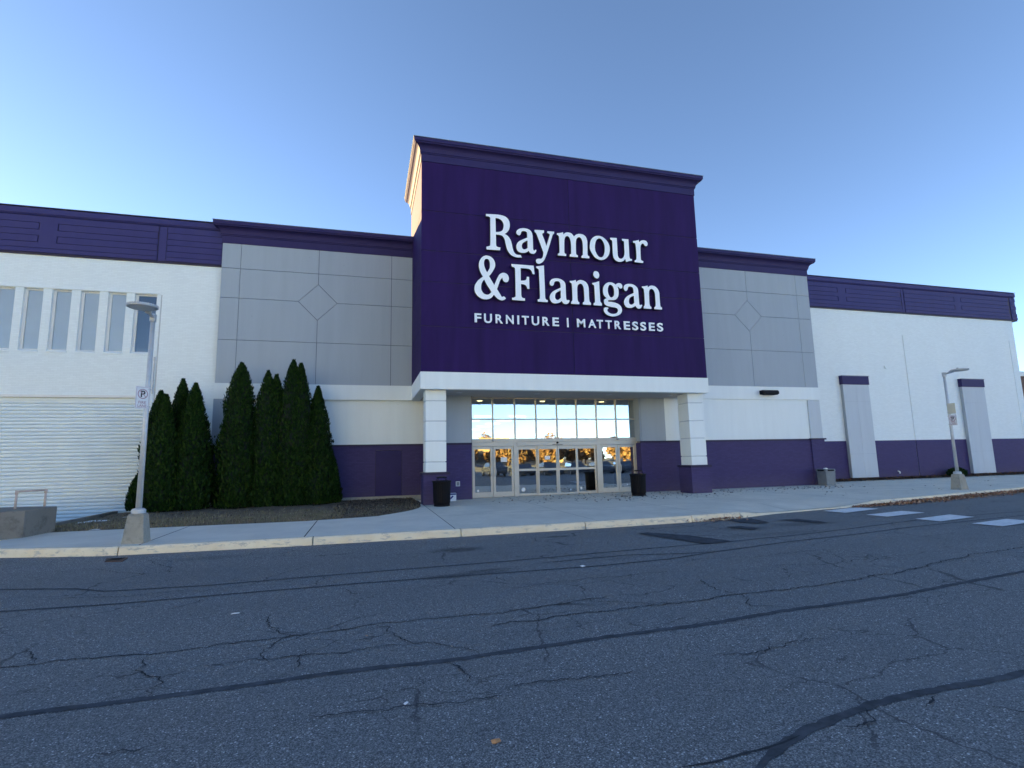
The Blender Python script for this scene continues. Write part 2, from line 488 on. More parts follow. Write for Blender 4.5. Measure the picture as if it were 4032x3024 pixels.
M['dry_grass'] = leaf_mat('dry_grass_blades', [(0, (.19,.145,.095)), (.5, (.36,.28,.19)), (.8, (.17,.18,.07)), (1, (.50,.42,.30))])
M['chips'] = leaf_mat('mulch_chips', [(0, (.04,.03,.023)), (.5, (.075,.055,.04)), (.9, (.14,.105,.075)), (1, (.28,.23,.18))])
M['leaves'] = leaf_mat('fallen_leaves', [(0, (.16,.075,.05)), (.4, (.32,.16,.10)), (.75, (.42,.25,.16)), (1, (.55,.42,.30))])
M['dark_leaves'] = leaf_mat('trodden_leaves', [(0, (.045,.032,.025)), (.6, (.11,.07,.05)), (1, (.20,.12,.08))])
M['orange_leaf'] = plain('orange_leaf', (.55,.26,.10), .6, 0, .2, 40)
M['paper'] = plain('paper', (.78,.78,.78), .7, 0, .05, 20)
M['blue_print'] = plain('blue_print', (.03,.04,.20), .5)
M['lamp_glow'] = emis_mat('lit_tube', (1, .93, .78), .45)
M['lamp_warm'] = emis_mat('lit_downlight', (1, .78, .38), .7)
M['floor_in'] = plain('hall_floor', (.20,.18,.16), .4, 0, .1, 2)
M['wall_in'] = plain('hall_wall', (.36,.37,.37), .8, 0, .06, 1)
M['brown_brick'] = brick('brown_brick', (.17,.085,.062), (.20,.16,.13), .8, .2)
M['tan_wall'] = stucco('tan_render', (.30,.235,.16), .8, .3, .08)
M['autumn'] = leaf_mat('autumn_crowns', [(0, (.085,.05,.034)), (.4, (.14,.08,.05)), (.75, (.18,.115,.068)), (1, (.12,.10,.06))])
M['rust'] = plain('rusty_iron', (.10,.060,.045), .8, .3, .3, 20, .4, 60)
LETTERS = [
    ('R', [[(4.517,11.403,1), (4.825,11.421), (5.09,11.423), (5.32,11.371), (5.46,11.222), (5.492,11.025), (5.452,10.839), (5.361,10.712), (5.27,10.64,1), (5.411,10.545), (5.506,10.409), (5.556,10.252), (5.588,10.074), (5.646,9.9), (5.725,9.817), (5.805,9.793), (5.921,9.798,1), (5.973,9.703,1), (5.749,9.689), (5.572,9.741), (5.449,9.847), (5.364,10.001), (5.315,10.194), (5.266,10.405), (5.18,10.541), (5.057,10.574), (4.902,10.577,1), (4.903,10.353), (4.905,10.12), (4.942,10.061), (5.003,10.043), (5.079,10.038,1), (5.066,9.929,1), (4.513,9.916,1), (4.514,10.023,1), (4.619,10.059), (4.668,10.099), (4.682,10.403), (4.687,10.942), (4.686,11.249), (4.656,11.3), (4.594,11.315), (4.516,11.312,1)], [(4.896,11.28,1), (5.034,11.268), (5.166,11.191), (5.234,11.053), (5.231,10.907), (5.184,10.776), (5.059,10.7), (4.9,10.676,1)]]),
    ('a', [[(5.775,10.707), (5.783,10.799), (5.848,10.878), (5.958,10.935), (6.103,10.959), (6.266,10.938), (6.392,10.859), (6.443,10.736), (6.457,10.572), (6.459,10.298), (6.462,10.098), (6.497,10.038), (6.534,10.05), (6.571,10.081), (6.598,10.056), (6.568,9.971), (6.502,9.911), (6.42,9.898), (6.33,9.927), (6.275,10.018,1), (6.168,9.936), (6.022,9.9), (5.879,9.92), (5.791,9.993), (5.759,10.126), (5.789,10.264), (5.872,10.371), (6.036,10.468), (6.229,10.565,1), (6.228,10.733), (6.199,10.813), (6.118,10.841), (6.018,10.831), (5.972,10.781), (5.943,10.687), (5.878,10.635), (5.816,10.657)], [(6.239,10.451,1), (6.107,10.384), (6.014,10.303), (5.979,10.2), (6.0,10.093), (6.071,10.045), (6.162,10.072), (6.236,10.123,1)]]),
    ('y', [[(6.553,10.93,1), (6.761,10.942), (6.956,10.948,1), (6.952,10.85,1), (6.896,10.826), (6.876,10.769), (6.901,10.688), (6.97,10.51), (7.045,10.269,1), (7.117,10.487), (7.2,10.735), (7.202,10.809), (7.156,10.842), (7.101,10.855,1), (7.113,10.93,1), (7.402,10.937,1), (7.39,10.846,1), (7.348,10.824), (7.312,10.746), (7.228,10.479), (7.126,10.176), (7.004,9.836), (6.906,9.645), (6.793,9.536), (6.691,9.495), (6.601,9.521), (6.576,9.6), (6.605,9.675), (6.688,9.703), (6.78,9.707), (6.854,9.759), (6.894,9.863), (6.904,9.991), (6.882,10.062), (6.798,10.311), (6.696,10.595), (6.628,10.781), (6.592,10.824), (6.551,10.847,1)]]),
    ('m', [[(7.534,10.885,1), (7.677,10.908), (7.794,10.953,1), (7.81,10.843,1), (7.897,10.93), (8.019,10.968), (8.178,10.928), (8.284,10.804,1), (8.378,10.898), (8.522,10.951), (8.684,10.937), (8.813,10.85), (8.873,10.677), (8.874,10.479), (8.866,10.063), (8.889,10.016), (8.944,9.991,1), (8.935,9.911,1), (8.584,9.911,1), (8.593,9.985,1), (8.645,10.025), (8.658,10.085), (8.674,10.461), (8.652,10.657), (8.586,10.779), (8.506,10.811), (8.413,10.753), (8.361,10.629), (8.348,10.392), (8.348,10.058), (8.383,10.012), (8.426,9.996,1), (8.419,9.923,1), (8.063,9.92,1), (8.066,9.998,1), (8.123,10.029), (8.135,10.098), (8.143,10.452), (8.117,10.646), (8.052,10.777), (7.973,10.809), (7.895,10.762), (7.846,10.62), (7.831,10.384), (7.826,10.071), (7.854,10.025), (7.903,10.01,1), (7.896,9.925,1), (7.54,9.926,1), (7.542,9.998,1), (7.602,10.032), (7.618,10.092), (7.622,10.365), (7.62,10.697), (7.593,10.783), (7.531,10.816,1)]]),
    ('o', [[(8.99,10.45), (9.041,10.693), (9.173,10.865), (9.362,10.943), (9.568,10.923), (9.75,10.799), (9.876,10.61), (9.903,10.392), (9.854,10.168), (9.731,9.998), (9.56,9.9), (9.395,9.891), (9.214,9.974), (9.078,10.141), (9.003,10.292)], [(9.216,10.47), (9.268,10.694), (9.367,10.823), (9.482,10.844), (9.581,10.763), (9.657,10.61), (9.679,10.412), (9.647,10.19), (9.577,10.045), (9.482,9.997), (9.38,10.018), (9.283,10.139), (9.224,10.292)]]),
    ('u', [[(9.955,10.919,1), (10.256,10.932,1), (10.258,10.686), (10.261,10.344), (10.27,10.124), (10.349,10.02), (10.466,10.03), (10.556,10.128), (10.595,10.272), (10.599,10.535), (10.601,10.758), (10.583,10.817), (10.506,10.846,1), (10.515,10.922,1), (10.809,10.923,1), (10.814,10.554), (10.814,10.19), (10.839,10.061), (10.933,10.035,1), (10.925,9.974,1), (10.779,9.941), (10.653,9.895,1), (10.614,10.032,1), (10.524,9.934), (10.373,9.876), (10.206,9.898), (10.086,10.008), (10.043,10.184), (10.043,10.485), (10.044,10.746), (10.023,10.815), (9.951,10.849,1)]]),
    ('r', [[(11.042,10.87,1), (11.177,10.897), (11.306,10.946,1), (11.329,10.825,1), (11.417,10.915), (11.549,10.952), (11.678,10.919), (11.732,10.811), (11.698,10.716), (11.61,10.703), (11.57,10.755), (11.518,10.806), (11.44,10.774), (11.38,10.666), (11.363,10.461), (11.358,10.135), (11.374,10.035), (11.474,9.987,1), (11.464,9.917,1), (11.059,9.918,1), (11.064,9.993,1), (11.125,10.025), (11.156,10.098), (11.165,10.403), (11.158,10.646), (11.137,10.767), (11.107,10.794), (11.038,10.798,1)]]),
    ('ampersand', [[(4.523,9.653), (4.668,9.621), (4.797,9.506), (4.85,9.347), (4.835,9.198), (4.76,9.045), (4.671,8.906), (4.59,8.819,1), (4.681,8.657), (4.808,8.447,1), (4.884,8.628), (4.975,8.826), (5.05,8.927), (5.168,8.988), (5.285,8.974), (5.372,8.899), (5.406,8.769), (5.367,8.648), (5.285,8.609), (5.205,8.636), (5.156,8.721), (5.15,8.802,1), (5.06,8.699), (4.999,8.548), (4.907,8.3,1), (4.992,8.167), (5.077,8.026), (5.112,7.985), (5.193,8.012), (5.268,7.944,1), (5.191,7.88), (5.088,7.852), (4.958,7.895), (4.858,7.983), (4.78,8.066,1), (4.685,7.944), (4.554,7.87), (4.411,7.854), (4.254,7.888), (4.099,8.008), (4.023,8.147), (4.011,8.29), (4.048,8.438), (4.149,8.59), (4.25,8.684), (4.355,8.772,1), (4.268,8.919), (4.213,9.091), (4.2,9.251), (4.238,9.43), (4.334,9.571), (4.436,9.636)], [(4.521,9.524), (4.593,9.496), (4.638,9.389), (4.645,9.257), (4.624,9.123), (4.52,8.946,1), (4.443,9.109), (4.399,9.267), (4.401,9.399), (4.441,9.491)], [(4.401,8.669,1), (4.505,8.455), (4.618,8.288), (4.688,8.162,1), (4.6,8.069), (4.499,8.04), (4.371,8.083), (4.28,8.222), (4.268,8.38), (4.313,8.543)]]),
    ('F', [[(5.538,9.385,1), (6.462,9.387,1), (6.497,9.04,1), (6.418,9.03,1), (6.379,9.14), (6.306,9.224), (6.17,9.251), (5.907,9.25,1), (5.902,8.715,1), (6.067,8.735), (6.143,8.785), (6.169,8.899,1), (6.255,8.898,1), (6.257,8.405,1), (6.178,8.4,1), (6.136,8.509), (6.048,8.57), (5.906,8.582,1), (5.908,8.345), (5.91,8.109), (5.945,8.015), (6.06,7.985,1), (6.053,7.896,1), (5.531,7.897,1), (5.532,7.982,1), (5.626,8.002), (5.679,8.065), (5.685,8.33), (5.684,8.923), (5.682,9.176), (5.654,9.248), (5.536,9.291,1)]]),
    ('l', [[(6.58,9.366,1), (6.906,9.43,1), (6.905,9.165), (6.917,8.563), (6.919,8.113), (6.946,8.003), (7.029,7.971,1), (7.019,7.896,1), (6.601,7.893,1), (6.603,7.974,1), (6.672,7.997), (6.705,8.085), (6.707,8.398), (6.697,8.848), (6.691,9.148), (6.671,9.253), (6.581,9.306,1)]]),
    ('a', [[(7.141,8.678), (7.159,8.782), (7.237,8.868), (7.358,8.913), (7.509,8.924), (7.658,8.884), (7.776,8.796), (7.817,8.696), (7.822,8.491), (7.823,8.256), (7.832,8.081), (7.86,8.025), (7.913,8.035), (7.973,8.017), (7.948,7.942), (7.877,7.877), (7.786,7.86), (7.697,7.891), (7.633,7.982,1), (7.517,7.902), (7.367,7.864), (7.234,7.885), (7.148,7.981), (7.122,8.095), (7.155,8.214), (7.249,8.336), (7.401,8.433), (7.607,8.532,1), (7.599,8.71), (7.549,8.795), (7.459,8.811), (7.369,8.79), (7.329,8.735), (7.304,8.646), (7.243,8.598), (7.176,8.615)], [(7.611,8.433,1), (7.489,8.373), (7.381,8.286), (7.347,8.168), (7.359,8.067), (7.431,8.006), (7.522,8.033), (7.604,8.111,1)]]),
    ('n', [[(8.024,8.858,1), (8.159,8.875), (8.283,8.914,1), (8.297,8.811,1), (8.389,8.892), (8.514,8.928), (8.667,8.897), (8.787,8.794), (8.842,8.648), (8.85,8.471), (8.852,8.174), (8.869,8.027), (8.924,7.971,1), (8.92,7.89,1), (8.562,7.887,1), (8.566,7.972,1), (8.621,8.005), (8.641,8.102), (8.643,8.398), (8.631,8.604), (8.575,8.734), (8.492,8.78), (8.398,8.737), (8.34,8.614), (8.331,8.407), (8.33,8.112), (8.353,8.003), (8.409,7.963,1), (8.401,7.889,1), (8.044,7.89,1), (8.047,7.97,1), (8.094,8.01), (8.113,8.099), (8.116,8.363), (8.115,8.628), (8.093,8.76), (8.022,8.799,1)]]),
    ('i', [[(9.022,8.833,1), (9.164,8.872), (9.337,8.934,1), (9.338,8.742), (9.344,8.369), (9.353,8.071), (9.419,7.971,1), (9.412,7.886,1), (9.048,7.887,1), (9.052,7.972,1), (9.109,8.012), (9.121,8.102), (9.12,8.429), (9.116,8.667), (9.096,8.755), (9.032,8.781,1)], [(9.095,9.235), (9.139,9.344), (9.234,9.366), (9.326,9.313), (9.356,9.21), (9.324,9.102), (9.251,9.059), (9.159,9.09), (9.107,9.161)]]),
    ('g', [[(9.503,8.547), (9.535,8.7), (9.628,8.834), (9.759,8.911), (9.903,8.924), (10.013,8.891), (10.101,8.837,1), (10.173,8.895), (10.271,8.92), (10.366,8.885), (10.405,8.804), (10.389,8.727), (10.323,8.69), (10.268,8.712), (10.23,8.755), (10.166,8.77,1), (10.209,8.67), (10.217,8.519), (10.202,8.382), (10.148,8.274), (10.056,8.193), (9.911,8.161), (9.752,8.152), (9.706,8.119), (9.732,8.071), (9.875,8.069), (10.063,8.036), (10.219,7.97), (10.31,7.863), (10.329,7.729), (10.28,7.607), (10.163,7.518), (9.985,7.457), (9.811,7.455), (9.641,7.505), (9.535,7.596), (9.496,7.697), (9.521,7.78), (9.594,7.822), (9.672,7.823), (9.718,7.792,1), (9.66,7.736), (9.664,7.662), (9.739,7.592), (9.864,7.554), (10.007,7.565), (10.113,7.627), (10.15,7.719), (10.123,7.8), (10.022,7.843), (9.832,7.858), (9.645,7.899), (9.546,7.968), (9.523,8.071), (9.555,8.162), (9.661,8.225,1), (9.57,8.297), (9.512,8.398)], [(9.718,8.577), (9.741,8.714), (9.801,8.808), (9.874,8.821), (9.958,8.766), (10.008,8.656), (10.017,8.506), (9.993,8.354), (9.917,8.274), (9.829,8.269), (9.762,8.354), (9.724,8.472)]]),
    ('a', [[(10.472,8.718), (10.508,8.827), (10.608,8.895), (10.756,8.92), (10.902,8.907), (11.029,8.847), (11.122,8.747), (11.146,8.611), (11.152,8.382), (11.158,8.124), (11.183,8.004), (11.258,8.031), (11.301,8.011), (11.269,7.94), (11.2,7.871), (11.117,7.856), (11.038,7.889), (10.977,7.974,1), (10.843,7.893), (10.679,7.861), (10.552,7.892), (10.476,7.978), (10.451,8.096), (10.49,8.219), (10.594,8.347), (10.728,8.431), (10.928,8.523,1), (10.925,8.688), (10.886,8.776), (10.798,8.809), (10.7,8.794), (10.661,8.738), (10.635,8.653), (10.576,8.6), (10.504,8.621)], [(10.935,8.417,1), (10.805,8.36), (10.711,8.279), (10.677,8.155), (10.698,8.043), (10.784,8.003), (10.876,8.039), (10.936,8.095,1)]]),
    ('n', [[(11.341,8.846,1), (11.474,8.863), (11.609,8.903,1), (11.62,8.803,1), (11.708,8.886), (11.843,8.919), (11.991,8.875), (12.101,8.766), (12.158,8.615), (12.16,8.399), (12.167,8.123), (12.184,8.009), (12.251,7.959,1), (12.239,7.877,1), (11.876,7.879,1), (11.881,7.96,1), (11.933,7.986), (11.959,8.08), (11.959,8.387), (11.947,8.586), (11.889,8.721), (11.801,8.777), (11.715,8.74), (11.662,8.629), (11.652,8.398), (11.651,8.123), (11.676,8.002), (11.732,7.959,1), (11.73,7.88,1), (11.367,7.881,1), (11.372,7.962,1), (11.412,7.994), (11.434,8.079), (11.439,8.354), (11.435,8.63), (11.41,8.751), (11.338,8.792,1)]]),
]
CAPS = [('F', 4.004, 4.274), ('U', 4.383, 4.699), ('R', 4.845, 5.140), ('N', 5.269, 5.585), ('I', 5.735, 5.814), ('T', 5.926, 6.218), ('U', 6.339, 6.649), ('R', 6.791, 7.089), ('E', 7.224, 7.498), ('|', 7.851, 7.915), ('M', 8.289, 8.650), ('A', 8.783, 9.137), ('T', 9.169, 9.456), ('T', 9.567, 9.857), ('R', 9.985, 10.278), ('E', 10.412, 10.695), ('S', 10.805, 11.078), ('S', 11.188, 11.456), ('E', 11.593, 11.867), ('S', 11.984, 12.270), ]

# ================================================================== GROUND
ROAD = -0.17
KF = 1.0223
KERB = [(-40,27.0),(-14,16.4),(-7.4,13.92),(-6.25,13.56),(-5.1,13.22),(-3.5,13.12),(-1.28,13.0),(2.24,12.93),(5.4,12.91),(8.63,13.02),(10.2,13.2),(12,13.72),(14,14.02),(16,14.2),(17.4,14.38),(19.9,14.84),(22.7,15.39),(26.7,16.04),(34,17.2),(44,18.8),(60,21.5)]
KERB = [(-40,13.95),(-9,13.95)] + KERB[2:]
INNER = [(-9.2,16.75),(-6.9,16.73),(-4.9,16.62),(-1.6,16.47),(0.35,16.86),(1.44,18.14),(1.96,19.34),(2.0,21.1)]
def ky(x): return lerp_pts(KERB, x)
RAMP = [(10.3,0),(11.2,-.10),(12.2,-.14),(14.6,-.14),(15.6,-.09),(16.6,0)]
def kz(x): return lerp_pts(RAMP, x)
def walk_z(x, y):
    d = kz(x)
    if d == 0: return 0.0
    t = max(0.0, 1-(y-ky(x))/1.5)
    return d*t

g = MB()
g.quad((-500,-500,ROAD),(500,-500,ROAD),(500,17.4,ROAD),(-500,17.4,ROAD))
g.quad((41.0,17.4,ROAD),(500,17.4,ROAD),(500,500,ROAD),(41.0,500,ROAD))
road = tag(g.build('road', M['asphalt']), kind='structure')

_lift = [0.004]
def ribbon(pts, w, name, mat, jit=.25, step=.10, taper=True, wob=.0):
    """ragged flat strip along a polyline on the road"""
    P = [Vector((p[0]*KF, p[1]*KF, 0)) for p in pts]
    dense = []
    for a, b in zip(P, P[1:]):
        n = max(1, int((b-a).length/step))
        for i in range(n): dense.append(a.lerp(b, i/n))
    dense.append(P[-1])
    m = MB(); z = ROAD + _lift[0]; _lift[0] += .00035
    L, R_ = [], []
    for i, p in enumerate(dense):
        d = (dense[min(i+1, len(dense)-1)] - dense[max(i-1, 0)]).normalized(); nrm = Vector((-d.y, d.x, 0))
        k = 1.0
        if taper: k = min(1.0, .25+i/6, .25+(len(dense)-1-i)/6)
        off = wob*mnoise.noise(p*2.3) + (wob*.55*mnoise.noise(p*9.0) + wob*.3*mnoise.noise(p*23.0) if wob else 0)
        p = p + nrm*off
        a = w*.5*k*(1+jit*2*mnoise.noise(p*9+Vector((5,1,0)))); b = w*.5*k*(1+jit*2*mnoise.noise(p*9+Vector((1,7,3))))
        L.append(p+nrm*a); R_.append(p-nrm*b)
    for i in range(len(dense)-1):
        m.quad((R_[i].x,R_[i].y,z),(R_[i+1].x,R_[i+1].y,z),(L[i+1].x,L[i+1].y,z),(L[i].x,L[i].y,z))
    return m.build(name, mat, road)

ribbon([(-8,5.0),(-2.53,4.99),(-1.58,4.99),(-.86,5.01),(-.14,5.06),(.74,5.01),(1.31,5.05),(2.37,5.12),(3.52,5.14),(4.64,5.27),(5.36,5.28),(6.49,5.34),(7.54,5.5),(9.24,5.71),(14,6.3),(30,8)], .085, 'crack_sealer', M['tar'], .3, .08, False)
ribbon([(2.15,2.78),(2.32,2.88),(2.59,3.0),(2.87,3.09),(3.41,3.2),(3.82,3.24),(4.29,3.25),(4.79,3.24),(5.13,3.27),(7,3.3)], .078, 'crack_sealer', M['tar'], .35, .06, True)
ribbon([(1.75,2.95),(2.0,2.94),(2.28,2.965),(2.5,2.98),(2.7,3.03)], .018, 'crack', M['crack'], .5, .03)
ribbon([(-14,10.6),(-5.23,9.98),(-4.13,9.62),(-3.61,9.26),(-2.24,9.12),(-.64,9.2),(2.43,9.26),(4.77,9.43),(6.89,9.53),(9.28,9.76),(11.1,10.1),(13.84,10.65),(17.9,10.84),(30,12)], .055, 'crack_sealer', M['tar'], .3, .12, False)
ribbon([(-12,8.9),(-4.41,8.47),(-3.14,8.38),(-1.78,8.42),(.06,8.44),(2.19,8.36),(3.77,8.31),(5.11,8.4),(6.24,8.69),(8.27,9.1),(10.27,9.35),(12.1,9.68),(16.9,10.23),(28,11)], .055, 'crack_sealer', M['tar'], .3, .12, False)
ribbon([(3.0,8.9),(4.6,9.0),(5.6,8.75),(6.3,8.72)], .05, 'crack_sealer', M['tar'], .3, .1)
ribbon([(-9,6.2),(-3.17,6.16),(-2.17,6.15),(-1.87,6.11),(-.77,6.18),(.1,6.33),(1.64,6.29),(3,6.5)], .017, 'crack', M['crack'], .6, .03, True, .08)
ribbon([(1.3,5.82),(2.24,5.95),(3.59,5.93),(4.47,6.01),(5.77,6.06),(7.72,6.3),(10.03,6.88),(13,7.2)], .02, 'crack', M['crack'], .6, .03, True, .08)
for c in ([(-1.12,7.11),(-.94,6.59),(-.75,6.21),(-.86,6.03),(-.9,5.78),(-.8,5.5)],[(-1.99,5.97),(-1.84,5.58),(-1.66,5.39),(-1.66,5.23),(-1.6,5.03)],[(-1.66,5.39),(-1.45,5.46)],[(.1,6.33),(.27,6.17),(.32,5.84),(.4,5.6),(.66,5.54),(1.02,5.25),(1.06,5.11)],
          [(-1.35,5.63),(-.87,5.59),(-.26,5.56),(.48,5.53)],[(-.47,5.76),(-.57,5.54),(-.57,5.21)],[(.76,4.98),(.84,4.73),(.83,4.47)],[(4.65,6.9),(4.54,6.1),(4.66,5.94),(4.45,5.56),(4.71,5.37)],[(3.03,4.36),(3.44,4.31),(4.01,4.4),(4.33,4.36)],
          [(2.71,6.59),(2.74,6.35),(3.35,6.07),(3.74,5.93)],[(1.13,4.35),(1.88,4.24),(2.24,4.27)],[(3.8,3.06),(3.97,3.14),(4.05,3.21)],[(3.01,3.06),(3.11,3.05),(3.26,3.1),(3.39,3.19)],[(-1.67,4.18),(-1.41,4.15),(-1.25,4.18)],
          [(-.38,4.25),(-.18,4.24),(.32,4.22),(.7,4.17),(1.07,4.13)],[(-4.2,9.0),(-3.6,8.9),(-3.1,8.75),(-2.4,8.9)],[(-.6,9.1),(-.7,8.8),(-.62,8.5)],[(-2.0,8.3),(-2.2,7.9),(-2.4,7.8)],[(-.3,8.3),(-.1,7.8),(.1,7.75)],[(1.9,8.2),(2.05,7.75)],
          [(5.2,8.2),(6.5,8.0),(8.0,8.15)],[(6.2,7.4),(7.0,7.1),(8.6,7.15)],[(4.2,2.95),(4.45,2.7)],[(-4.8,11.4),(-3.4,10.3)],[(-4.0,11.9),(-3.3,10.9),(-3.1,10.4)],[(-3.2,6.6),(-2.9,6.2)],[(6.9,4.2),(7.8,4.3),(8.6,4.7)],[(1.9,7.3),(3.2,7.5),(4.6,7.45)]):
    ribbon(c, .013, 'crack', M['crack'], .6, .025, True, .09)

def patch(pts, name, mat, parent):
    P = [Vector((p[0]*KF, p[1]*KF, 0)) for p in pts]
    z = ROAD + _lift[0]; _lift[0] += .00035
    out = []
    for a, b in zip(P, P[1:]+P[:1]):
        n = max(2, int((b-a).length/.09))
        for i in range(n):
            q = a.lerp(b, i/n); q += Vector((mnoise.noise(q*6), mnoise.noise(q*6+Vector((9,9,0))), 0))*.05
            out.append((q.x, q.y, z))
    return MB().poly(out).build(name, mat, parent)
patch([(6.05,11.3),(6.35,11.35),(6.9,10.6),(7.25,9.6),(6.9,9.45),(6.55,9.5),(6.3,10.4)], 'damp_patch', M['wet'], road)
patch([(10.62,11.97),(11.2,12.0),(11.3,11.4),(11.25,11.05),(10.97,11.1),(10.85,11.6)], 'damp_patch', M['wet'], road)
patch([(9.4,12.5),(10.23,12.55),(10.1,11.9),(10.03,11.63),(9.62,11.62),(9.38,12.0)], 'damp_patch', M['wet'], road)
patch([(8.5,11.35),(8.95,11.4),(9.05,10.9),(8.8,10.75)], 'damp_patch', M['wet'], road)
# crosswalk bars
for k, q in enumerate(([(13.33,13.22),(13.45,12.53),(15.21,12.98),(14.99,13.57)],[(13.5,11.93),(13.57,11.36),(15.31,11.66),(15.19,12.25)],[(13.72,10.72),(13.74,10.11),(15.35,10.41),(15.39,11.05)],[(13.97,9.55),(14.02,8.95),(15.6,9.21),(15.58,9.82)],[(14.1,8.4),(14.15,7.8),(15.7,8.0),(15.7,8.6)])):
    m = MB().poly([(x*KF, y*KF, ROAD+.016+k*.0005) for x, y in q]); m.build('crosswalk_bar', M['paint_white'], road)

# drain cover in the gutter
dr = empty('drain_cover', (-4.75*KF,12.25*KF,ROAD), 'rusty iron drain cover sunk in the gutter beside left lamp post', 'drain')
m = MB().prism([(-4.82,12.28),(-4.5,12.22),(-4.56,12.62),(-4.95,12.68)], 'z', ROAD-.02, ROAD+.016); m.build('plate', M['rust'], dr)
for i in range(4):
    y = 12.36+i*.075
    MB().box(-4.83,-4.6,y,y+.025,ROAD+.0165,ROAD+.022).build('slot', M['black_hole'], dr)

# kerb, in cast lengths
kerb = tag(MB().quad((-40,12.0,ROAD-.3),(-39,12.0,ROAD-.3),(-39,12.2,ROAD-.3),(-40,12.2,ROAD-.3)).build('kerb', M['kerb']), kind='structure')
cuts = [-40,-24,-14,-9.5,-4.92,-1.1,2.23,5.42,8.6,10.3,12.4,14.6,16.6,19.9,23.2,26.6,30,33.4,36.8,40.2,44,52,60]
for a, b in zip(cuts, cuts[1:]):
    n = max(2, int((b-a)/.22)); m = MB(); xs = [a+.012+(b-a-.024)*i/n for i in range(n+1)]
    rows = []
    for x in xs:
        y = ky(x); zt = kz(x)
        w = .012*mnoise.noise(Vector((x*2.1, 0, 3))); c = .010*mnoise.noise(Vector((x*5.0, 4, 1)))
        rows.append([(x,y-.13+w,ROAD-.1),(x,y-.125+w,ROAD+.02),(x,y-.105+w+c,zt-.028+c),(x,y-.075+c,zt+c*.3),(x,y+.04,zt),(x,y+.04,ROAD-.1)])
    for r0, r1 in zip(rows, rows[1:]):
        for i in range(5): m.quad(r0[i], r1[i], r1[i+1], r0[i+1])
    m.poly(list(reversed(rows[0]))); m.poly(rows[-1])
    m.build('kerb_length', M['kerb'], kerb, smooth=False)

# sidewalk slabs over a dark joint bed
def strip_mesh(x0, x1, lo, hi, zf, n, dz=0.0, ny=1):
    m = MB()
    for i in range(n):
        a = x0+(x1-x0)*i/n; b = x0+(x1-x0)*(i+1)/n
        for j in range(ny):
            ya0 = lo(a)+(hi(a)-lo(a))*j/ny; ya1 = lo(a)+(hi(a)-lo(a))*(j+1)/ny
            yb0 = lo(b)+(hi(b)-lo(b))*j/ny; yb1 = lo(b)+(hi(b)-lo(b))*(j+1)/ny
            m.quad((a,ya0,zf(a,ya0)+dz),(b,yb0,zf(b,yb0)+dz),(b,yb1,zf(b,yb1)+dz),(a,ya1,zf(a,ya1)+dz))
    return m
def inner(x): return lerp_pts(INNER, x)
walk = MB()
bed_j = strip_mesh(-40, 2.0, lambda x: ky(x)+.03, inner, lambda x, y: 0, 60, -.014)
b2 = strip_mesh(2.0, 60, lambda x: ky(x)+.03, lambda x: 22.6 if x < 14 else (22.25 if x < 22.6 else 24.1), walk_z, 120, -.014, 6)
walk.v = bed_j.v + b2.v; walk.f = bed_j.f + [tuple(i+len(bed_j.v) for i in f) for f in b2.f]
sidewalk = tag(walk.build('sidewalk', M['joint']), kind='structure')
slabs = []
lx = [-40,-20,-12,-8.3,-4.6,-1.3,2.12]
for i, (a, b) in enumerate(zip(lx, lx[1:])):
    g_ = .014
    slabs.append((a+g_, b-g_, lambda x: ky(x)+.05, lambda x: inner(x), 1, 'walk2' if i >= 3 else 'walk2'))
px_ = [2.12,5.85,9.4,12.75,16.5,20.1,23.7,27.3,31,35,39,43,60]
for i, (a, b) in enumerate(zip(px_, px_[1:])):
    g_ = .006
    top = 22.6 if b <= 13 else (22.25 if b <= 22 else 24.1)
    r1, r2 = 16.1+max(0, a-12)*.12, 19.3+max(0, a-14)*.05
    r1 = max(r1, ky(b)+.6); r2 = max(r2, r1+.8)
    slabs.append((a+g_, b-g_, lambda x: ky(x)+.05, lambda x, r=r1: r-.006, 4, 'walk'))
    slabs.append((a+g_, b-g_, lambda x, r=r1: r+.006, lambda x, r=r2: r-.006, 2, 'walk'))
    slabs.append((a+g_, b-g_, lambda x, r=r2: r+.006, lambda x, t=top: t, 2, 'walk'))
for a, b, lo, hi, ny, mt in slabs:
    strip_mesh(a, b, lo, hi, walk_z, 12, 0, ny).build('slab', M[mt], sidewalk)

# planting bed
def bed_z(x, y):
    e = min(1.0, max(0, (y-inner(x))/.8))
    z = .03*e + .05*mnoise.noise(Vector((x*1.3, y*1.3, 0)))*e + .02*mnoise.noise(Vector((x*5, y*5, 2)))*e
    if x < -7.6: z -= min(1.0, (-7.6-x)/1.5)*.16*min(1, max(0, (y-17)/2.5))
    return z - .006
bed = strip_mesh(-9.15, 2.02, lambda x: inner(x)-.01, lambda x: 24.05, bed_z, 60, 0, 30)
planting = tag(bed.build('planting_bed', M['soil'], smooth=True), kind='structure')
# loading pit beside the bed
pit = MB()
pit.quad((-60,17.3,-1.45),(-9.15,17.3,-1.45),(-9.15,24.6,-1.45),(-60,24.6,-1.45))
pit.quad((-60,17.4,-1.45),(-60,17.4,ROAD),(-9.15,17.4,ROAD),(-9.15,17.4,-1.45))
tag(pit.build('loading_pit', M['old_concrete']), kind='structure')
MB().box(-9.3,-9.13,17.3,24.02,-1.45,-.04).build('retaining_edge', M['old_concrete'], planting)
# the loose strip of soil on the left behind the parapet is held by the same bed

# ================================================================== BUILDING
store = empty('furniture_store', (8.0, 24.0, 0), 'long white and purple furniture store with tall purple entrance tower', 'building')

Ym, Yf = 24.0, 19.75
XL, XR = -110.0, 41.2

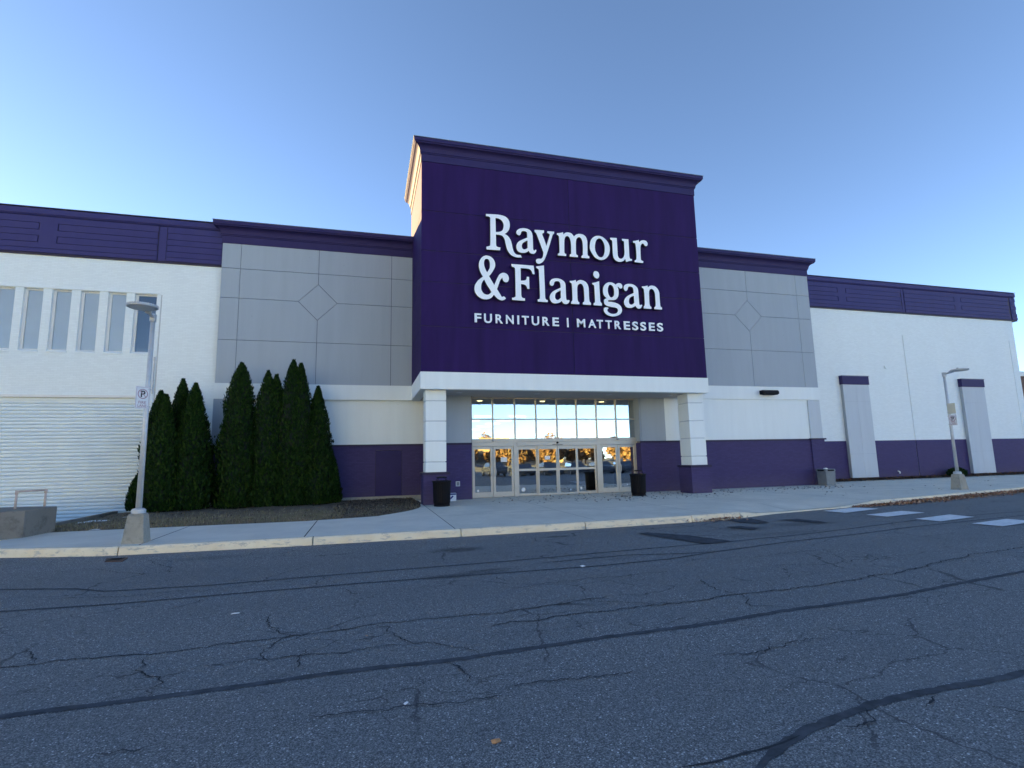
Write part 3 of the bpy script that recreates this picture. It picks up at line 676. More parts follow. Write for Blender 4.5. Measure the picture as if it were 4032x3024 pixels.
# ---- main brick wall in pieces round the openings
WX = [(-17.4,-16.9),(-16.47,-15.97),(-15.54,-15.04),(-14.6,-14.1),(-13.68,-13.18),(-12.77,-12.27),(-11.84,-11.34),(-10.9,-10.4),(-9.96,-9.47),(-9.04,-8.39)]
wb = MB()
wb.box(XL,-19.5,Ym,Ym+.35,-1.45,9.97)
wb.box(-19.5,XR-.0,Ym,Ym+.35,8.60,9.97)
prev = -19.5
for a, b in WX:
    wb.box(prev, a-.10, Ym, Ym+.35, 6.10, 8.60); prev = b+.04
wb.box(prev,-8.21,Ym,Ym+.35,4.4,8.60)
wb.box(-19.5,prev,Ym,Ym+.35,4.33,6.10)
wb.box(prev,-8.21,Ym,Ym+.35,4.33,4.4)
wb.box(-8.40,-8.21,Ym,Ym+.35,-1.45,4.33)
wb.box(-8.16,-5.9,Ym,Ym+.35,-1.45,8.60)
wb.box(22.4,31.47,Ym,Ym+.35,2.22,8.60)
wb.box(31.53,40.62,Ym,Ym+.35,2.22,8.60)
wb.box(40.66,XR,Ym,Ym+.35,2.22,8.60)
wall = wb.build('brick_wall', M['white_brick'], store)
pb = MB(); pb.box(22.4,31.47,Ym-.008,Ym+.35,-.3,2.22); pb.box(31.53,XR-.0,Ym-.008,Ym+.35,-.3,2.22)
pb.build('wainscot', M['purple_brick'], store)
MB().box(-8.21,-8.16,Ym+.03,Ym+.3,-1.4,9.97).build('wall_joint', M['galv'], store)
MB().box(31.47,31.53,Ym+.03,Ym+.3,-.3,8.6).build('wall_joint', M['galv'], store)
MB().box(40.62,40.66,Ym+.02,Ym+.3,2.22,8.6).build('wall_joint', M['galv'], store)
MB().tube([(-8.27,Ym-.03,4.5),(-8.27,Ym-.03,6.0)], .03).build('downpipe', M['galv'], store)
# building body behind (side wall and roof)
bd = MB(); bd.box(XL,-19.6,Ym+.36,80,-1.45,11.4); bd.box(-8.2,2.9,Ym+.36,80,-1.45,11.4); bd.box(12.5,XR-.004,Ym+.36,80,-.3,11.4); bd.box(-19.6,-8.2,Ym+2.2,80,-1.45,11.4); bd.box(-19.6,-8.2,Ym+.36,Ym+2.2,9,11.4); bd.box(2.9,12.5,60,80,-.3,11.4); bd.box(2.9,12.5,Ym+.9,60,4.9,11.4)
bd.build('building_body', M['white_brick'], store)
# lip over the window row and the garage lintel
MB().box(-19.5,-8.27,Ym-.035,Ym,8.62,8.68).build('window_lip', M['white_brick'], store)
MB().box(-19.5,-8.40,Ym-.03,Ym,4.33,4.42).build('lintel', M['cream'], store)

# ---- windows
for i, (a, b) in enumerate(WX):
    fr = MB(); y0, y1 = Ym+.10, Ym+.17
    fr.box(a-.10,a,y0,y1,6.10,8.60); fr.box(b,b+.04,y0,y1,6.10,8.60); fr.box(a,b,y0,y1,8.54,8.60); fr.box(a,b,y0,y1,6.10,6.21)
    w_ = fr.build('window', M['cream'], store)
    MB().box(a,b,Ym+.125,Ym+.135,6.21,8.54).build('pane', M['win_glass'], w_)
    MB().prism([(Ym-.03,6.06),(Ym+.12,6.06),(Ym+.12,6.20),(Ym-.03,6.12)], 'x', a-.12, b+.06).build('sill', M['white_brick'], w_)
    if i < 9:
        MB().box(a+.004,b-.004,Ym+.145,Ym+.155,6.21,8.54).build('blind', M['blind'], w_)
    else:
        rm = MB(); rm.box(a-.3,b+.3,Ym+.9,Ym+.95,5.9,8.9); rm.build('inside', M['dim_room'], w_)
        MB().box(a,b,Ym+.2,Ym+.22,6.21,6.36).build('box_inside', M['bin_grey'], w_)

# ---- roller shutter
sh = []
z = -1.45
while z < 4.30:
    sh += [(Ym+.185,z),(Ym+.135,z+.02),(Ym+.120,z+.055),(Ym+.125,z+.09),(Ym+.15,z+.118),(Ym+.185,z+.132)]; z += .135
m = MB()
for x0, x1 in ((-19.5,-8.47),):
    n0 = len(m.v)
    for y, zz in sh: m.v += [(x0,y,zz),(x1,y,zz)]
    for i in range(len(sh)-1): m.f.append((n0+2*i, n0+2*i+1, n0+2*i+3, n0+2*i+2))
shut = m.build('roller_shutter', M['shutter'], store)
MB().box(-8.47,-8.405,Ym+.05,Ym+.25,-1.45,4.33).build('guide_rail', M['shutter'], shut)
MB().box(-19.5,-8.47,Ym+.12,Ym+.3,4.18,4.33).build('shutter_hood', M['shutter'], shut)
MB().box(-19.5,-8.405,Ym+.31,Ym+.35,-1.45,4.33).build('backing', M['dim_room'], shut)

# ---- purple fascia with grooved boards
fas = MB()
fas.box(XL,-6.0,Ym-.07,Ym+.5,9.95,11.52); fas.box(22.3,41.62,Ym-.07,Ym+.5,9.95,11.52)
fas.box(41.22,41.62,Ym+.5,80,9.95,11.52)
fascia = fas.build('fascia', M['dark_trim'], store)
cap = MB()
for x0, x1 in ((XL,-6.0),(22.3,41.56)):
    cap.prism([(Ym-.18,11.60),(Ym-.18,11.80),(Ym-.10,11.84),(Ym+.6,11.84),(Ym+.6,11.53),(Ym-.12,11.53)], 'x', x0, x1)
cap.build('fascia_cap', M['purple_metal'], store)
MB().box(XL,-6.0,Ym-.20,Ym+.6,11.845,11.87).build('coping', M['coping'], store)
MB().box(22.3,41.6,Ym-.20,Ym+.6,11.845,11.87).build('coping', M['coping'], store)
y0f, y1f = Ym-.105, Ym-.071
def fascia_section(xa, xb, rects, nm='fascia_board'):
    e = .018
    for z0, z1 in ((11.255,11.515),(10.725,10.955),(10.215,10.435)):
        MB().box(xa, xb, y0f, y1f, z0, z1).build(nm, M['purple_metal'], fascia)
    for z0, z1 in ((10.955,11.255),(10.435,10.725)):
        x = xa
        for a, b in rects:
            if a - x > .05: MB().box(x, a-e, y0f, y1f, z0, z1).build(nm, M['purple_metal'], fascia)
            MB().box(max(a, xa)+e, min(b, xb)-e, y0f, y1f, z0+.018, z1-.018).build(nm, M['purple_metal'], fascia)
            x = b+e
        if xb - x > .05: MB().box(x, xb, y0f, y1f, z0, z1).build(nm, M['purple_metal'], fascia)
    MB().box(xa, xb, y0f-.01, y1f, 10.03, 10.195).build(nm, M['purple_metal'], fascia)
MB().box(-8.395,-8.125,y0f+.012,y1f,10.03,11.51).build('fascia_board', M['purple_metal'], fascia)
MB().box(31.70,31.86,y0f+.012,y1f,10.03,11.51).build('fascia_board', M['purple_metal'], fascia)
fascia_section(-17.6,-8.43,[(-17.5,-12.54),(-11.91,-8.43)])
fascia_section(-8.10,-6.02,[(-8.10,-6.02)])
fascia_section(22.4,31.66,[(22.5,26.76),(27.39,31.6)])
fascia_section(31.90,40.95,[(31.9,36.08),(36.67,40.9)])
fascia_section(41.12,41.61,[(41.2,41.58)])
MB().box(XL,-17.7,y0f,y1f,10.03,11.51).build('fascia_board', M['purple_metal'], fascia)

# ---- moulding swept round a corner path, mitred
def cornice(path, prof, name, mat, parent):
    """path: list of (x,y); outward side is to the right of travel; prof: closed list of (outward, z)"""
    P = [Vector((p[0], p[1])) for p in path]
    nr = []
    for i in range(len(P)):
        ns = []
        if i > 0: d = (P[i]-P[i-1]).normalized(); ns.append(Vector((d.y, -d.x)))
        if i < len(P)-1: d = (P[i+1]-P[i]).normalized(); ns.append(Vector((d.y, -d.x)))
        if len(ns) == 2:
            s = (ns[0]+ns[1]); nr.append(s/(1+ns[0].dot(ns[1])))
        else: nr.append(ns[0])
    m = MB(); k = len(prof)
    for p, n in zip(P, nr):
        m.v += [(p.x+n.x*o, p.y+n.y*o, z) for o, z in prof]
    for i in range(len(P)-1):
        for j in range(k):
            q = (j+1) % k
            m.f.append((i*k+j, (i+1)*k+j, (i+1)*k+q, i*k+q))
    m.f.append(tuple(reversed(range(k)))); m.f.append(tuple((len(P)-1)*k+j for j in range(k)))
    return m.build(name, mat, parent)

def profile(z0, zt, big):
    """frieze, two beads, cove and crown, measured up from z0 to zt with overhang big"""
    h = zt-z0
    p = [(-.25,z0),(.025,z0),(.025,z0+.36*h),(.05,z0+.37*h),(.05,z0+.42*h),(.075,z0+.43*h),(.075,z0+.48*h)]
    for t in (.15,.35,.55,.75,.95):
        a = t*math.pi/2
        p.append((.085+(big-.13)*(1-math.cos(a)), z0+h*(.49+.25*math.sin(a))))
    p += [(big-.035,z0+.76*h),(big-.035,z0+.80*h),(big,z0+.82*h),(big,z0+.975*h),(-.25,z0+.975*h)]
    return p

TX0, TX1 = 1.957, 14.38
# ---- entrance tower
tb = MB(); tb.box(TX0+.02, TX1-.02, Yf+.02, 24.6, 4.97, 14.1); 
tower = tb.build('entrance_tower', M['dark_trim'], store)
rows = [4.955, 6.72, 8.485, 9.745, 11.39, 13.46]
gp = .013
for z0, z1 in zip(rows, rows[1:]):
    for x0, x1 in ((TX0, 8.157), (8.157, TX1)):
        MB().box(x0+(gp if x0 > TX0 else 0), x1-(gp if x1 < TX1 else 0), Yf, Yf+.019, z0+gp, z1-gp).build('cladding_panel', M['purple_panel'], tower)
    MB().box(TX0, TX0+.019, Yf+.0195, 24.6, z0+gp, z1-gp).build('cladding_panel', M['purple_panel'], tower)
    MB().box(TX1-.019, TX1, Yf+.0195, 24.6, z0+gp, z1-gp).build('cladding_panel', M['purple_panel'], tower)
cornice([(TX0,24.6),(TX0,Yf),(TX1,Yf),(TX1,24.6)], profile(13.45,14.29,.325), 'tower_cornice', M['purple_trim'], store)
cornice([(TX0,24.6),(TX0,Yf),(TX1,Yf),(TX1,24.6)], [(-.25,14.272),(.345,14.272),(.345,14.30),(-.25,14.30)], 'tower_coping', M['coping'], store)
MB().box(TX0+.2,TX1-.2,Yf+.2,24.5,14.1,14.26).build('tower_roof', M['coping'], store)
# white band round the foot of the tower
tbm = MB()
tbm.prism([(TX0-.02,Yf-.03),(TX1+.02,Yf-.03),(TX1+.02,22.05),(TX1-.35,22.05),(TX1-.35,Yf+.3),(TX0+.35,Yf+.3),(TX0+.35,23.8),(TX0-.02,23.8)], 'z', 4.30, 4.95)
tbm.build('tower_band', M['white_panel'], store)
so = MB(); so.box(TX0+.35,TX1-.35,Yf+.3,22.5,4.315,4.8); so.box(TX0+.35,3.0,22.5,23.95,4.315,4.8)
soffit = so.build('soffit', M['grey_plaster'], store)
for x in (3.6,6.9,10.2,13.2):
    MB().lathe([(.0,4.300),(.13,4.300),(.14,4.3145),(.0,4.3145)], x, 20.9, 20).build('downlight_ring', M['galv'], soffit)

# ---- wings with grey panels and a diamond
def clip(poly, a, b, c):
    """keep a*x+b*y <= c"""
    out = []
    for i in range(len(poly)):
        p, q = poly[i], poly[(i+1) % len(poly)]
        dp, dq = a*p[0]+b*p[1]-c, a*q[0]+b*q[1]-c
        if dp <= 0: out.append(p)
        if dp*dq < 0:
            t = dp/(dp-dq); out.append((p[0]+(q[0]-p[0])*t, p[1]+(q[1]-p[1])*t))
    return out
def wing(name, x0, x1, Yw, cols, rows, dia, flip):
    back = MB().box(x0+.01, x1-.01, Yw+.05, 25.0, 4.95, 11.0).build(name, M['dark_trim'], store)
    dx, dz, hx, hz = dia
    g_ = .009
    for ci in range(len(cols)-1):
        for ri in range(len(rows)-1):
            a, b, c, d = cols[ci]+g_, cols[ci+1]-g_, rows[ri]+g_, rows[ri+1]-g_
            poly = [(a,c),(b,c),(b,d),(a,d)]
            # cut the diamond corner off the four panels that meet in it
            cx, cz = (a+b)/2, (c+d)/2
            if abs(dz-c) < .1 or abs(dz-d) < .1:
                if abs(dx-a) < .1 or abs(dx-b) < .1:
                    sx = 1 if cx > dx else -1; sz = 1 if cz > dz else -1
                    k = 1.0 + 2*g_/min(hx,hz)*.9
                    A, B = sx/hx, sz/hz
                    poly = clip(poly, -A, -B, -(A*dx+B*dz+k))
            MB().prism(poly, 'y', Yw, Yw+.049).build('render_panel', M['grey_panel'], back)
    MB().prism([(dx-hx+.01,dz),(dx,dz-hz+.01),(dx+hx-.01,dz),(dx,dz+hz-.01)], 'y', Yw, Yw+.049).build('diamond_panel', M['grey_panel'], back)
    return back
YL = 23.80; YR = 21.98
sL = lambda v: 1.66+v*YL; sR = lambda v: 1.66+v*YR
wing('left_wing_wall', -6.0, TX0+.0, YL, [-6.0,-.2212*YL,-.0893*YL,.0427*YL,TX0], [4.955,sL(.2152),sL(.2911),sL(.3455),10.98], (-.0893*YL, sL(.2911), .0335*YL, .0338*YL), False)
wing('right_wing_wall', TX1, 22.66, YR, [TX1,.8520*YR,.9942*YR,22.66], [4.955,sR(.2339),sR(.3155),sR(.3734),10.98], (.8512*YR, sR(.3155), .0365*YR, .0362*YR), True)
MB().box(-6.0,TX0-.022,YL-.04,24.9,4.30,4.953).build('wing_band', M['white_panel'], store)
MB().box(TX1+.022,22.68,YR-.04,24.9,4.30,4.953).build('wing_band', M['white_panel'], store)
cornice([(-6.0,25.2),(-6.0,YL),(TX0-.002,YL)], profile(10.97,11.86,.335), 'wing_cornice', M['purple_trim'], store)
cornice([(TX1+.002,YR),(22.66,YR),(22.66,25.2)], profile(10.97,11.86,.335), 'wing_cornice', M['purple_trim'], store)
cornice([(-6.0,25.2),(-6.0,YL),(TX0-.002,YL)], [(-.25,11.84),(.35,11.84),(.35,11.87),(-.25,11.87)], 'wing_coping', M['coping'], store)
cornice([(TX1+.002,YR),(22.66,YR),(22.66,25.2)], [(-.25,11.84),(.35,11.84),(.35,11.87),(-.25,11.87)], 'wing_coping', M['coping'], store)
MB().box(-5.9,TX0,YL+.2,26,11.1,11.7).build('wing_roof', M['coping'], store)
MB().box(TX1,22.5,YR+.2,26,11.1,11.7).build('wing_roof', M['coping'], store)

# left wing lower wall
MB().box(-5.2,3.0,23.95,24.9,2.3,4.32).build('lower_wall', M['white_panel'], store)
MB().box(-6.0,-5.2,23.77,24.9,2.3,4.30).build('pilaster', M['grey_panel'], store)
lw = MB(); lw.box(-6.0,.42,23.90,24.9,.14,2.30); lw.box(1.56,3.0,23.90,24.9,.14,2.30); lw.box(.42,1.56,23.90,24.9,2.12,2.30)
lw.build('wainscot', M['purple_brick'], store)
MB().box(-6.0,3.02,23.84,23.95,2.30,2.37).build('ledge', M['dark_trim'], store)
MB().box(-6.0,3.0,23.86,24.9,-.3,.14).build('footing', M['base_concrete'], store)
d = MB(); d.box(.44,1.54,23.925,23.97,.145,2.105)
sd = d.build('service_door', M['purple_trim'], store)
MB().box(.42,.44,23.91,24.0,.14,2.12).build('door_jamb', M['dark_trim'], sd)
MB().box(1.54,1.56,23.91,24.0,.14,2.12).build('door_jamb', M['dark_trim'], sd)
MB().box(1.42,1.48,23.905,23.925,1.0,1.14).build('handle', M['dark_trim'], sd)

# inner walls of the porch and right wing lower wall
YI = 22.0
MB().box(2.95,4.30,YI,24.9,2.33,4.316).build('porch_wall', M['grey_panel'], store)
MB().box(12.22,13.56,YI,24.9,2.31,4.316).build('porch_wall', M['grey_panel'], store)
MB().box(13.56,21.88,YI+.02,24.9,2.31,4.31).build('lower_wall', M['white_panel'], store)
MB().box(21.88,22.62,YR-.02,24.9,2.33,4.29).build('pilaster', M['light_grey_panel'], store)
MB().box(2.93,4.30,YI-.012,24.9,-.3,2.25).build('wainscot', M['purple_brick'], store)
MB().box(12.22,21.84,YI-.012,24.9,-.3,2.23).build('wainscot', M['purple_brick'], store)
MB().box(21.84,22.66,YR-.055,24.9,-.3,2.26).build('wainscot', M['purple_brick'], store)
MB().box(2.90,4.31,YI-.05,YI+.02,2.25,2.335).build('ledge', M['dark_trim'], store)
MB().box(12.21,21.84,YI-.05,YI+.02,2.23,2.315).build('ledge', M['dark_trim'], store)
MB().box(21.79,22.74,YR-.11,24.05,2.26,2.335).build('ledge', M['dark_trim'], store)
cvp = MB().box(3.62,3.79,YI-.04,YI-.012,.55,.75).build('outlet_cover', M['galv'], store)
MB().box(3.65,3.76,YI-.05,YI-.04,.58,.72).build('cover_flap', M['bin_grey'], cvp)

# ---- columns
def column(x0, x1):
    y0, y1 = 20.10, 20.90
    cx, cy = (x0+x1)/2, (y0+y1)/2
    core = MB().box(x0+.03,x1-.03,y0+.03,y1-.03,1.1,4.31).build('column', M['light_grey_panel'], store)
    zs = [1.19,1.57,2.35,3.11,3.89,4.31]
    for a, b in zip(zs, zs[1:]):
        MB().box(x0,x1,y0,y1,a+(.018 if a > 1.2 else 0),b-(.018 if b < 4.3 else .003)).build('column_block', M['white_panel'], core, bevel=.012)
    MB().box(cx-.475,cx+.475,cy-.47,cy+.47,-.2,1.10).build('plinth', M['purple_brick'], core)
    MB().prism([(cx-.50,1.10),(cx+.50,1.10),(cx+.52,1.13),(cx+.52,1.17),(cx+.47,1.195),(cx-.47,1.195),(cx-.52,1.17),(cx-.52,1.13)], 'y', cy-.52, cy+.52).build('plinth_cap', M['dark_trim'], core)
column(2.17,2.955)
column(13.57,14.345)

# ---- storefront glazing
Ys = 22.45
sf = MB(); fw = .03
mx = [4.36,5.35,6.355,7.34,8.335,9.29,10.28,11.27,12.255]
for x in mx: sf.box(x-fw, x+fw, Ys, Ys+.12, 2.50, 4.315)
for a, b in zip(mx, mx[1:]):
    sf.box(a+fw,b-fw,Ys+.005,Ys+.115,3.33,3.385); sf.box(a+fw,b-fw,Ys+.005,Ys+.115,4.26,4.315)
sf.box(4.33,12.285,Ys-.02,Ys+.14,2.36,2.50)
sf.box(4.33,4.42,Ys,Ys+.12,0,2.36); sf.box(6.27,6.42,Ys,Ys+.12,0,2.36); sf.box(10.21,10.38,Ys,Ys+.12,0,2.36); sf.box(12.2,12.285,Ys,Ys+.12,0,2.36)
sf.box(4.42,6.27,Ys+.01,Ys+.11,2.18,2.36); sf.box(10.38,12.2,Ys+.01,Ys+.11,2.18,2.36)
front = sf.build('storefront', M['alu'], store, bevel=.005, seg=1)
MB().box(4.305,4.33,YI,Ys+.14,0,4.315).build('side_jamb', M['alu_dark'], front)
MB().box(12.285,12.31,YI-.0,Ys+.14,0,4.315).build('side_jamb', M['alu_dark'], front)
for a, b in zip(mx, mx[1:]):
    for z0, z1 in ((2.50,3.33),(3.385,4.26)):
        MB().box(a+fw,b-fw,Ys+.05,Ys+.058,z0,z1).build('pane', M['glass'], front)
def leaf(x0, x1, handle, notice=None, mid=False, y=Ys+.03, st=.10, bot=.23, top=.115, sticker=None):
    zt = 2.17
    f = MB()
    f.box(x0,x0+st,y,y+.05,.012,zt); f.box(x1-st,x1,y,y+.05,.012,zt); f.box(x0+st,x1-st,y,y+.05,.012,bot); f.box(x0+st,x1-st,y,y+.05,zt-top,zt)
    if mid: f.box(x0+st,x1-st,y,y+.05,1.08,1.18)
    o = f.build('door', M['alu'], store, bevel=.004, seg=1)
    for z0, z1 in (((bot,1.08),(1.18,zt-top)) if mid else ((bot,zt-top),)):
        MB().box(x0+st,x1-st,y+.02,y+.028,z0,z1).build('pane', M['glass'], o)
    if handle:
        hx = x1-st*.5 if handle > 0 else x0+st*.5
        MB().tube([(hx,y,1.30),(hx-.03*handle,y-.07,1.27),(hx-.05*handle,y-.085,1.10),(hx-.03*handle,y-.07,.93),(hx,y,.90)], .014, 8).build('handle', M['galv'], o, smooth=True)
        MB().box(x0+st,x1-st,y+.055,y+.10,1.17,1.23).build('push_bar', M['alu_dark'], o)
    if notice:
        a, b, c, d = notice; MB().box(a,b,y+.0165,y+.0195,c,d).build('notice', M['paper'], o)
    if sticker:
        a, c, r = sticker
        me = MB(); me.prism([(a+r*math.cos(t*math.pi/4+.39), c+r*math.sin(t*math.pi/4+.39)) for t in range(8)], 'y', y+.0165, y+.0195); me.build('sticker', M['paper'], o)
    return o
leaf(4.425,5.325,1, None, sticker=(4.66,.30,.05))
leaf(5.345,6.265,-1, (5.69,5.97,1.50,1.70))
leaf(6.43,7.375,0, None, True, Ys+.06, .075, .12, .15, (6.69,.28,.09))
leaf(7.36,8.30,0, (7.70,7.95,1.56,1.72), True, Ys+.002, .07, .10, .15)
leaf(8.315,9.25,0, None, True, Ys+.002, .07, .10, .15, (8.88,.21,.035))
leaf(9.235,10.20,0, None, True, Ys+.06, .075, .12, .15, (9.42,.25,.06))
leaf(10.39,11.275,1, None)
leaf(11.295,12.195,-1, None, sticker=(11.7,.34,.03))
hd = MB().box(6.42,10.21,Ys-.03,Ys+.13,2.18,2.352).build('sliding_door_header', M['alu'], front)
MB().lathe([(.0,2.26),(.05,2.27),(.055,2.31),(.03,2.345),(.0,2.345)], 8.3, Ys-.06, 14).build('sensor', M['black'], hd)
MB().box(8.05,8.55,Ys-.045,Ys-.03,2.205,2.225).build('rail', M['black'], hd)
for x in (5.33,11.25):
    MB().tube([(x,Ys-.02,2.43),(x,Ys-.10,2.43),(x+.05,Ys-.12,2.40)], .035, 10).build('camera_eye', M['galv'], front)
# hall behind the glass
hall = MB()
X0, X1, Y0, Y1, Z1 = 2.96, 15.5, Ys+.16, 59.9, 4.75
hall.quad((X0,Y0,-.02),(X1,Y0,-.02),(X1,Y1,-.02),(X0,Y1,-.02))
hall.build('hall_floor', M['floor_in'], store)
hw = MB()
hw.box(4.2,4.3,24.91,59.9,0,4.88); hw.box(12.3,12.4,24.91,59.9,0,4.88); hw.box(4.3,12.3,59.8,59.9,0,4.88); hw.box(4.3,12.3,Ys+.16,59.8,4.80,4.88)
hw.build('hall_walls', M['wall_in'], store)
MB().box(4.31,12.29,Ys+.16,Ys+1.7,4.27,4.75).build('bulkhead', M['grey_plaster'], store)
for i, x in enumerate((4.95,7.95,10.95)):
    MB().lathe([(.0,4.235),(.12,4.24),(.13,4.268),(.0,4.268)], x, Ys+.85, 16).build('downlight', M['lamp_warm'], store)
for k, y in enumerate((38.0,42.0,46.0,50.0,55.0)):
    for x in (5.6,8.3,11.0):
        MB().box(x-.6,x+.6,y,y+.2,4.70,4.78).build('tube_light', M['lamp_glow'], store)
# ---- flat wall panels on the right
def wall_panel(x0, x1):
    y0 = Ym-.20; mid = (x0+x1)/2
    c = MB().box(x0+.01,x1-.01,y0+.016,Ym-.009,.16,5.45).build('wall_pilaster', M['grey_panel'], store)
    zs = [.15,1.48,4.46,5.44]
    for a, b in zip(zs, zs[1:]):
        for p, q in ((x0,mid-.005),(mid+.005,x1)):
            MB().box(p,q,y0,y0+.015,a+.004,b-.004).build('render_panel', M['light_grey_panel'], c)
    MB().box(x0-.03,x1+.03,y0-.03,Ym-.006,5.45,5.93).build('pilaster_cap', M['purple_trim'], c)
    MB().box(x0-.05,x1+.05,y0-.05,Ym-.004,5.932,5.965).build('cap_coping', M['coping'], c)
wall_panel(26.30,28.18)
wall_panel(35.58,37.45)
# small fixtures on the brick
fx = MB().box(29.78,29.92,Ym-.09,Ym,6.48,6.55).build('wall_sensor', M['shutter'], store)
MB().box(29.74,29.80,Ym-.07,Ym,6.50,6.66).build('sensor_arm', M['shutter'], fx)
MB().tube([(29.85,Ym-.02,.45),(29.85,Ym-.12,.40),(29.85,Ym-.12,.30)], .035, 8).build('hose_tap', M['shutter'], store)
# flood light above the right bay
wp = MB().prism([(YR-.36,4.56),(YR-.36,4.66),(YR-.30,4.74),(YR-.04,4.74),(YR-.04,4.54),(YR-.22,4.52)], 'x', 18.95, 19.85).build('wall_light', M['black'], store)
MB().box(19.05,19.75,YR-.34,YR-.12,4.512,4.53).build('light_lens', M['black'], wp)

# ---- sign letters
sign = empty('store_sign', (8.2,19.56,8.5), 'large white serif channel letters on the purple tower, name of the store', 'sign')
for nm, cs in LETTERS:
    dense = [catmull(c) for c in cs]
    me = curve_mesh(dense, .065, .006)
    me.transform(Matrix(((1,0,0,0),(0,0,-1,19.56+.072),(0,1,0,0),(0,0,0,1))))
    me.materials.clear(); me.materials.append(M['letter']); me.materials.append(M['letter_side'])
    for p in me.polygons:
        p.material_index = 0 if p.normal.y < -.3 else 1
    o = bpy.data.objects.new('letter', me); COL.objects.link(o)
    o.parent = sign; o.matrix_parent_inverse = Matrix.Translation(-sign.location)
tagline = empty('tagline_sign', (8.1,19.6,7.1), 'small white capital letters of the tagline under the big store name', 'sign')
for ch, x0, x1 in CAPS:
    if ch == '|':
        me = MB().box(x0,x1,19.60,19.64,6.90,7.29); o = me.build('letter', M['letter'], tagline); continue
    me = text_mesh(ch, .02, .022)
    z0, z1 = (6.912, 7.288) if ch in 'SUO' else (6.922, 7.28)
    fit_mesh(me, x0, x1, z0, z1, lambda u, w, d: (u, 19.62-d, w))
    me.materials.clear(); me.materials.append(M['letter'])
    o = bpy.data.objects.new('letter', me); COL.objects.link(o)
    o.parent = tagline; o.matrix_parent_inverse = Matrix.Translation(-tagline.location)

# ================================================================== STREET FURNITURE
def lamp_post(x, y, top, label):
    r = empty('lamp_post', (x,y,0), label, 'lamp post', 'lamp posts on concrete bases')
    b = MB().frustum(x,y,.215,.215,-.02,.155,.155,.60); b.frustum(x,y,.155,.155,.60,.135,.135,.63)
    b.build('base', M['base_concrete'], r, bevel=.02)
    MB().lathe([(.135,.625),(.14,.64),(.14,.70),(.115,.725),(.08,.735)], x, y, 24).build('flange', M['lamp_grey'], r, smooth=False)
    MB().tube([(x,y,.72),(x,y,2.5),(x,y,top)], [.062,.054,.047], 20).build('pole', M['galv'], r, smooth=True)
    a = MB(); a.box(x-.055,x+.055,y-.06,y+.055,top-.12,top+.06); a.tube([(x,y-.05,top-.01),(x,y-.36,top+.03)], .035, 12)
    a.build('arm', M['lamp_grey'], r, bevel=.008)
    hy, hz = y-.63, top+.06
    h = MB().lathe([(.20,hz-.025),(.26,hz-.035),(.285,hz-.022),(.29,hz+.015),(.275,hz+.035),(.16,hz+.055),(.05,hz+.065)], x, hy, 40)
    head = h.build('lamp_head', M['lamp_grey'], r, smooth=False)
    MB().lathe([(.0,hz-.042),(.22,hz-.04),(.23,hz-.030),(.0,hz-.030)], x, hy, 36).build('lens', M['lens'], head)
    fn = MB()
    for k in range(36):
        t = 2*math.pi*k/36; c, s = math.cos(t), math.sin(t)
        p0 = Vector((x+.275*c, hy+.275*s, 0)); p1 = Vector((x+.302*c, hy+.302*s, 0)); q = Vector((-s, c, 0))*.008
        n = len(fn.v)
        for zz in (hz-.02, hz+.032):
            for p in (p0-q, p1-q, p1+q, p0+q): fn.v.append((p.x,p.y,zz))
        fn.f += [tuple(n+i for i in f) for f in ((0,3,2,1),(4,5,6,7),(0,1,5,4),(1,2,6,5),(2,3,7,6),(3,0,4,7))]
    fn.build('cooling_fin', M['lamp_grey'], head)['kind'] = 'stuff'
    MB().lathe([(.0,hz+.06),(.035,hz+.061),(.035,hz+.10),(.0,hz+.10)], x, hy+.08, 12).build('photocell', M['bin_grey'], head)
    MB().box(x-.05,x+.05,hy+.27,hy+.40,hz-.06,hz+.03).build('driver_box', M['lamp_grey'], head)
    return r
lamp_post(-4.80, 13.66, 5.08, 'grey round-headed lamp post at the kerb in front of the evergreens')
lamp_post(23.50, 16.35, 4.80, 'grey round-headed lamp post near the right end of the purple and white wall')

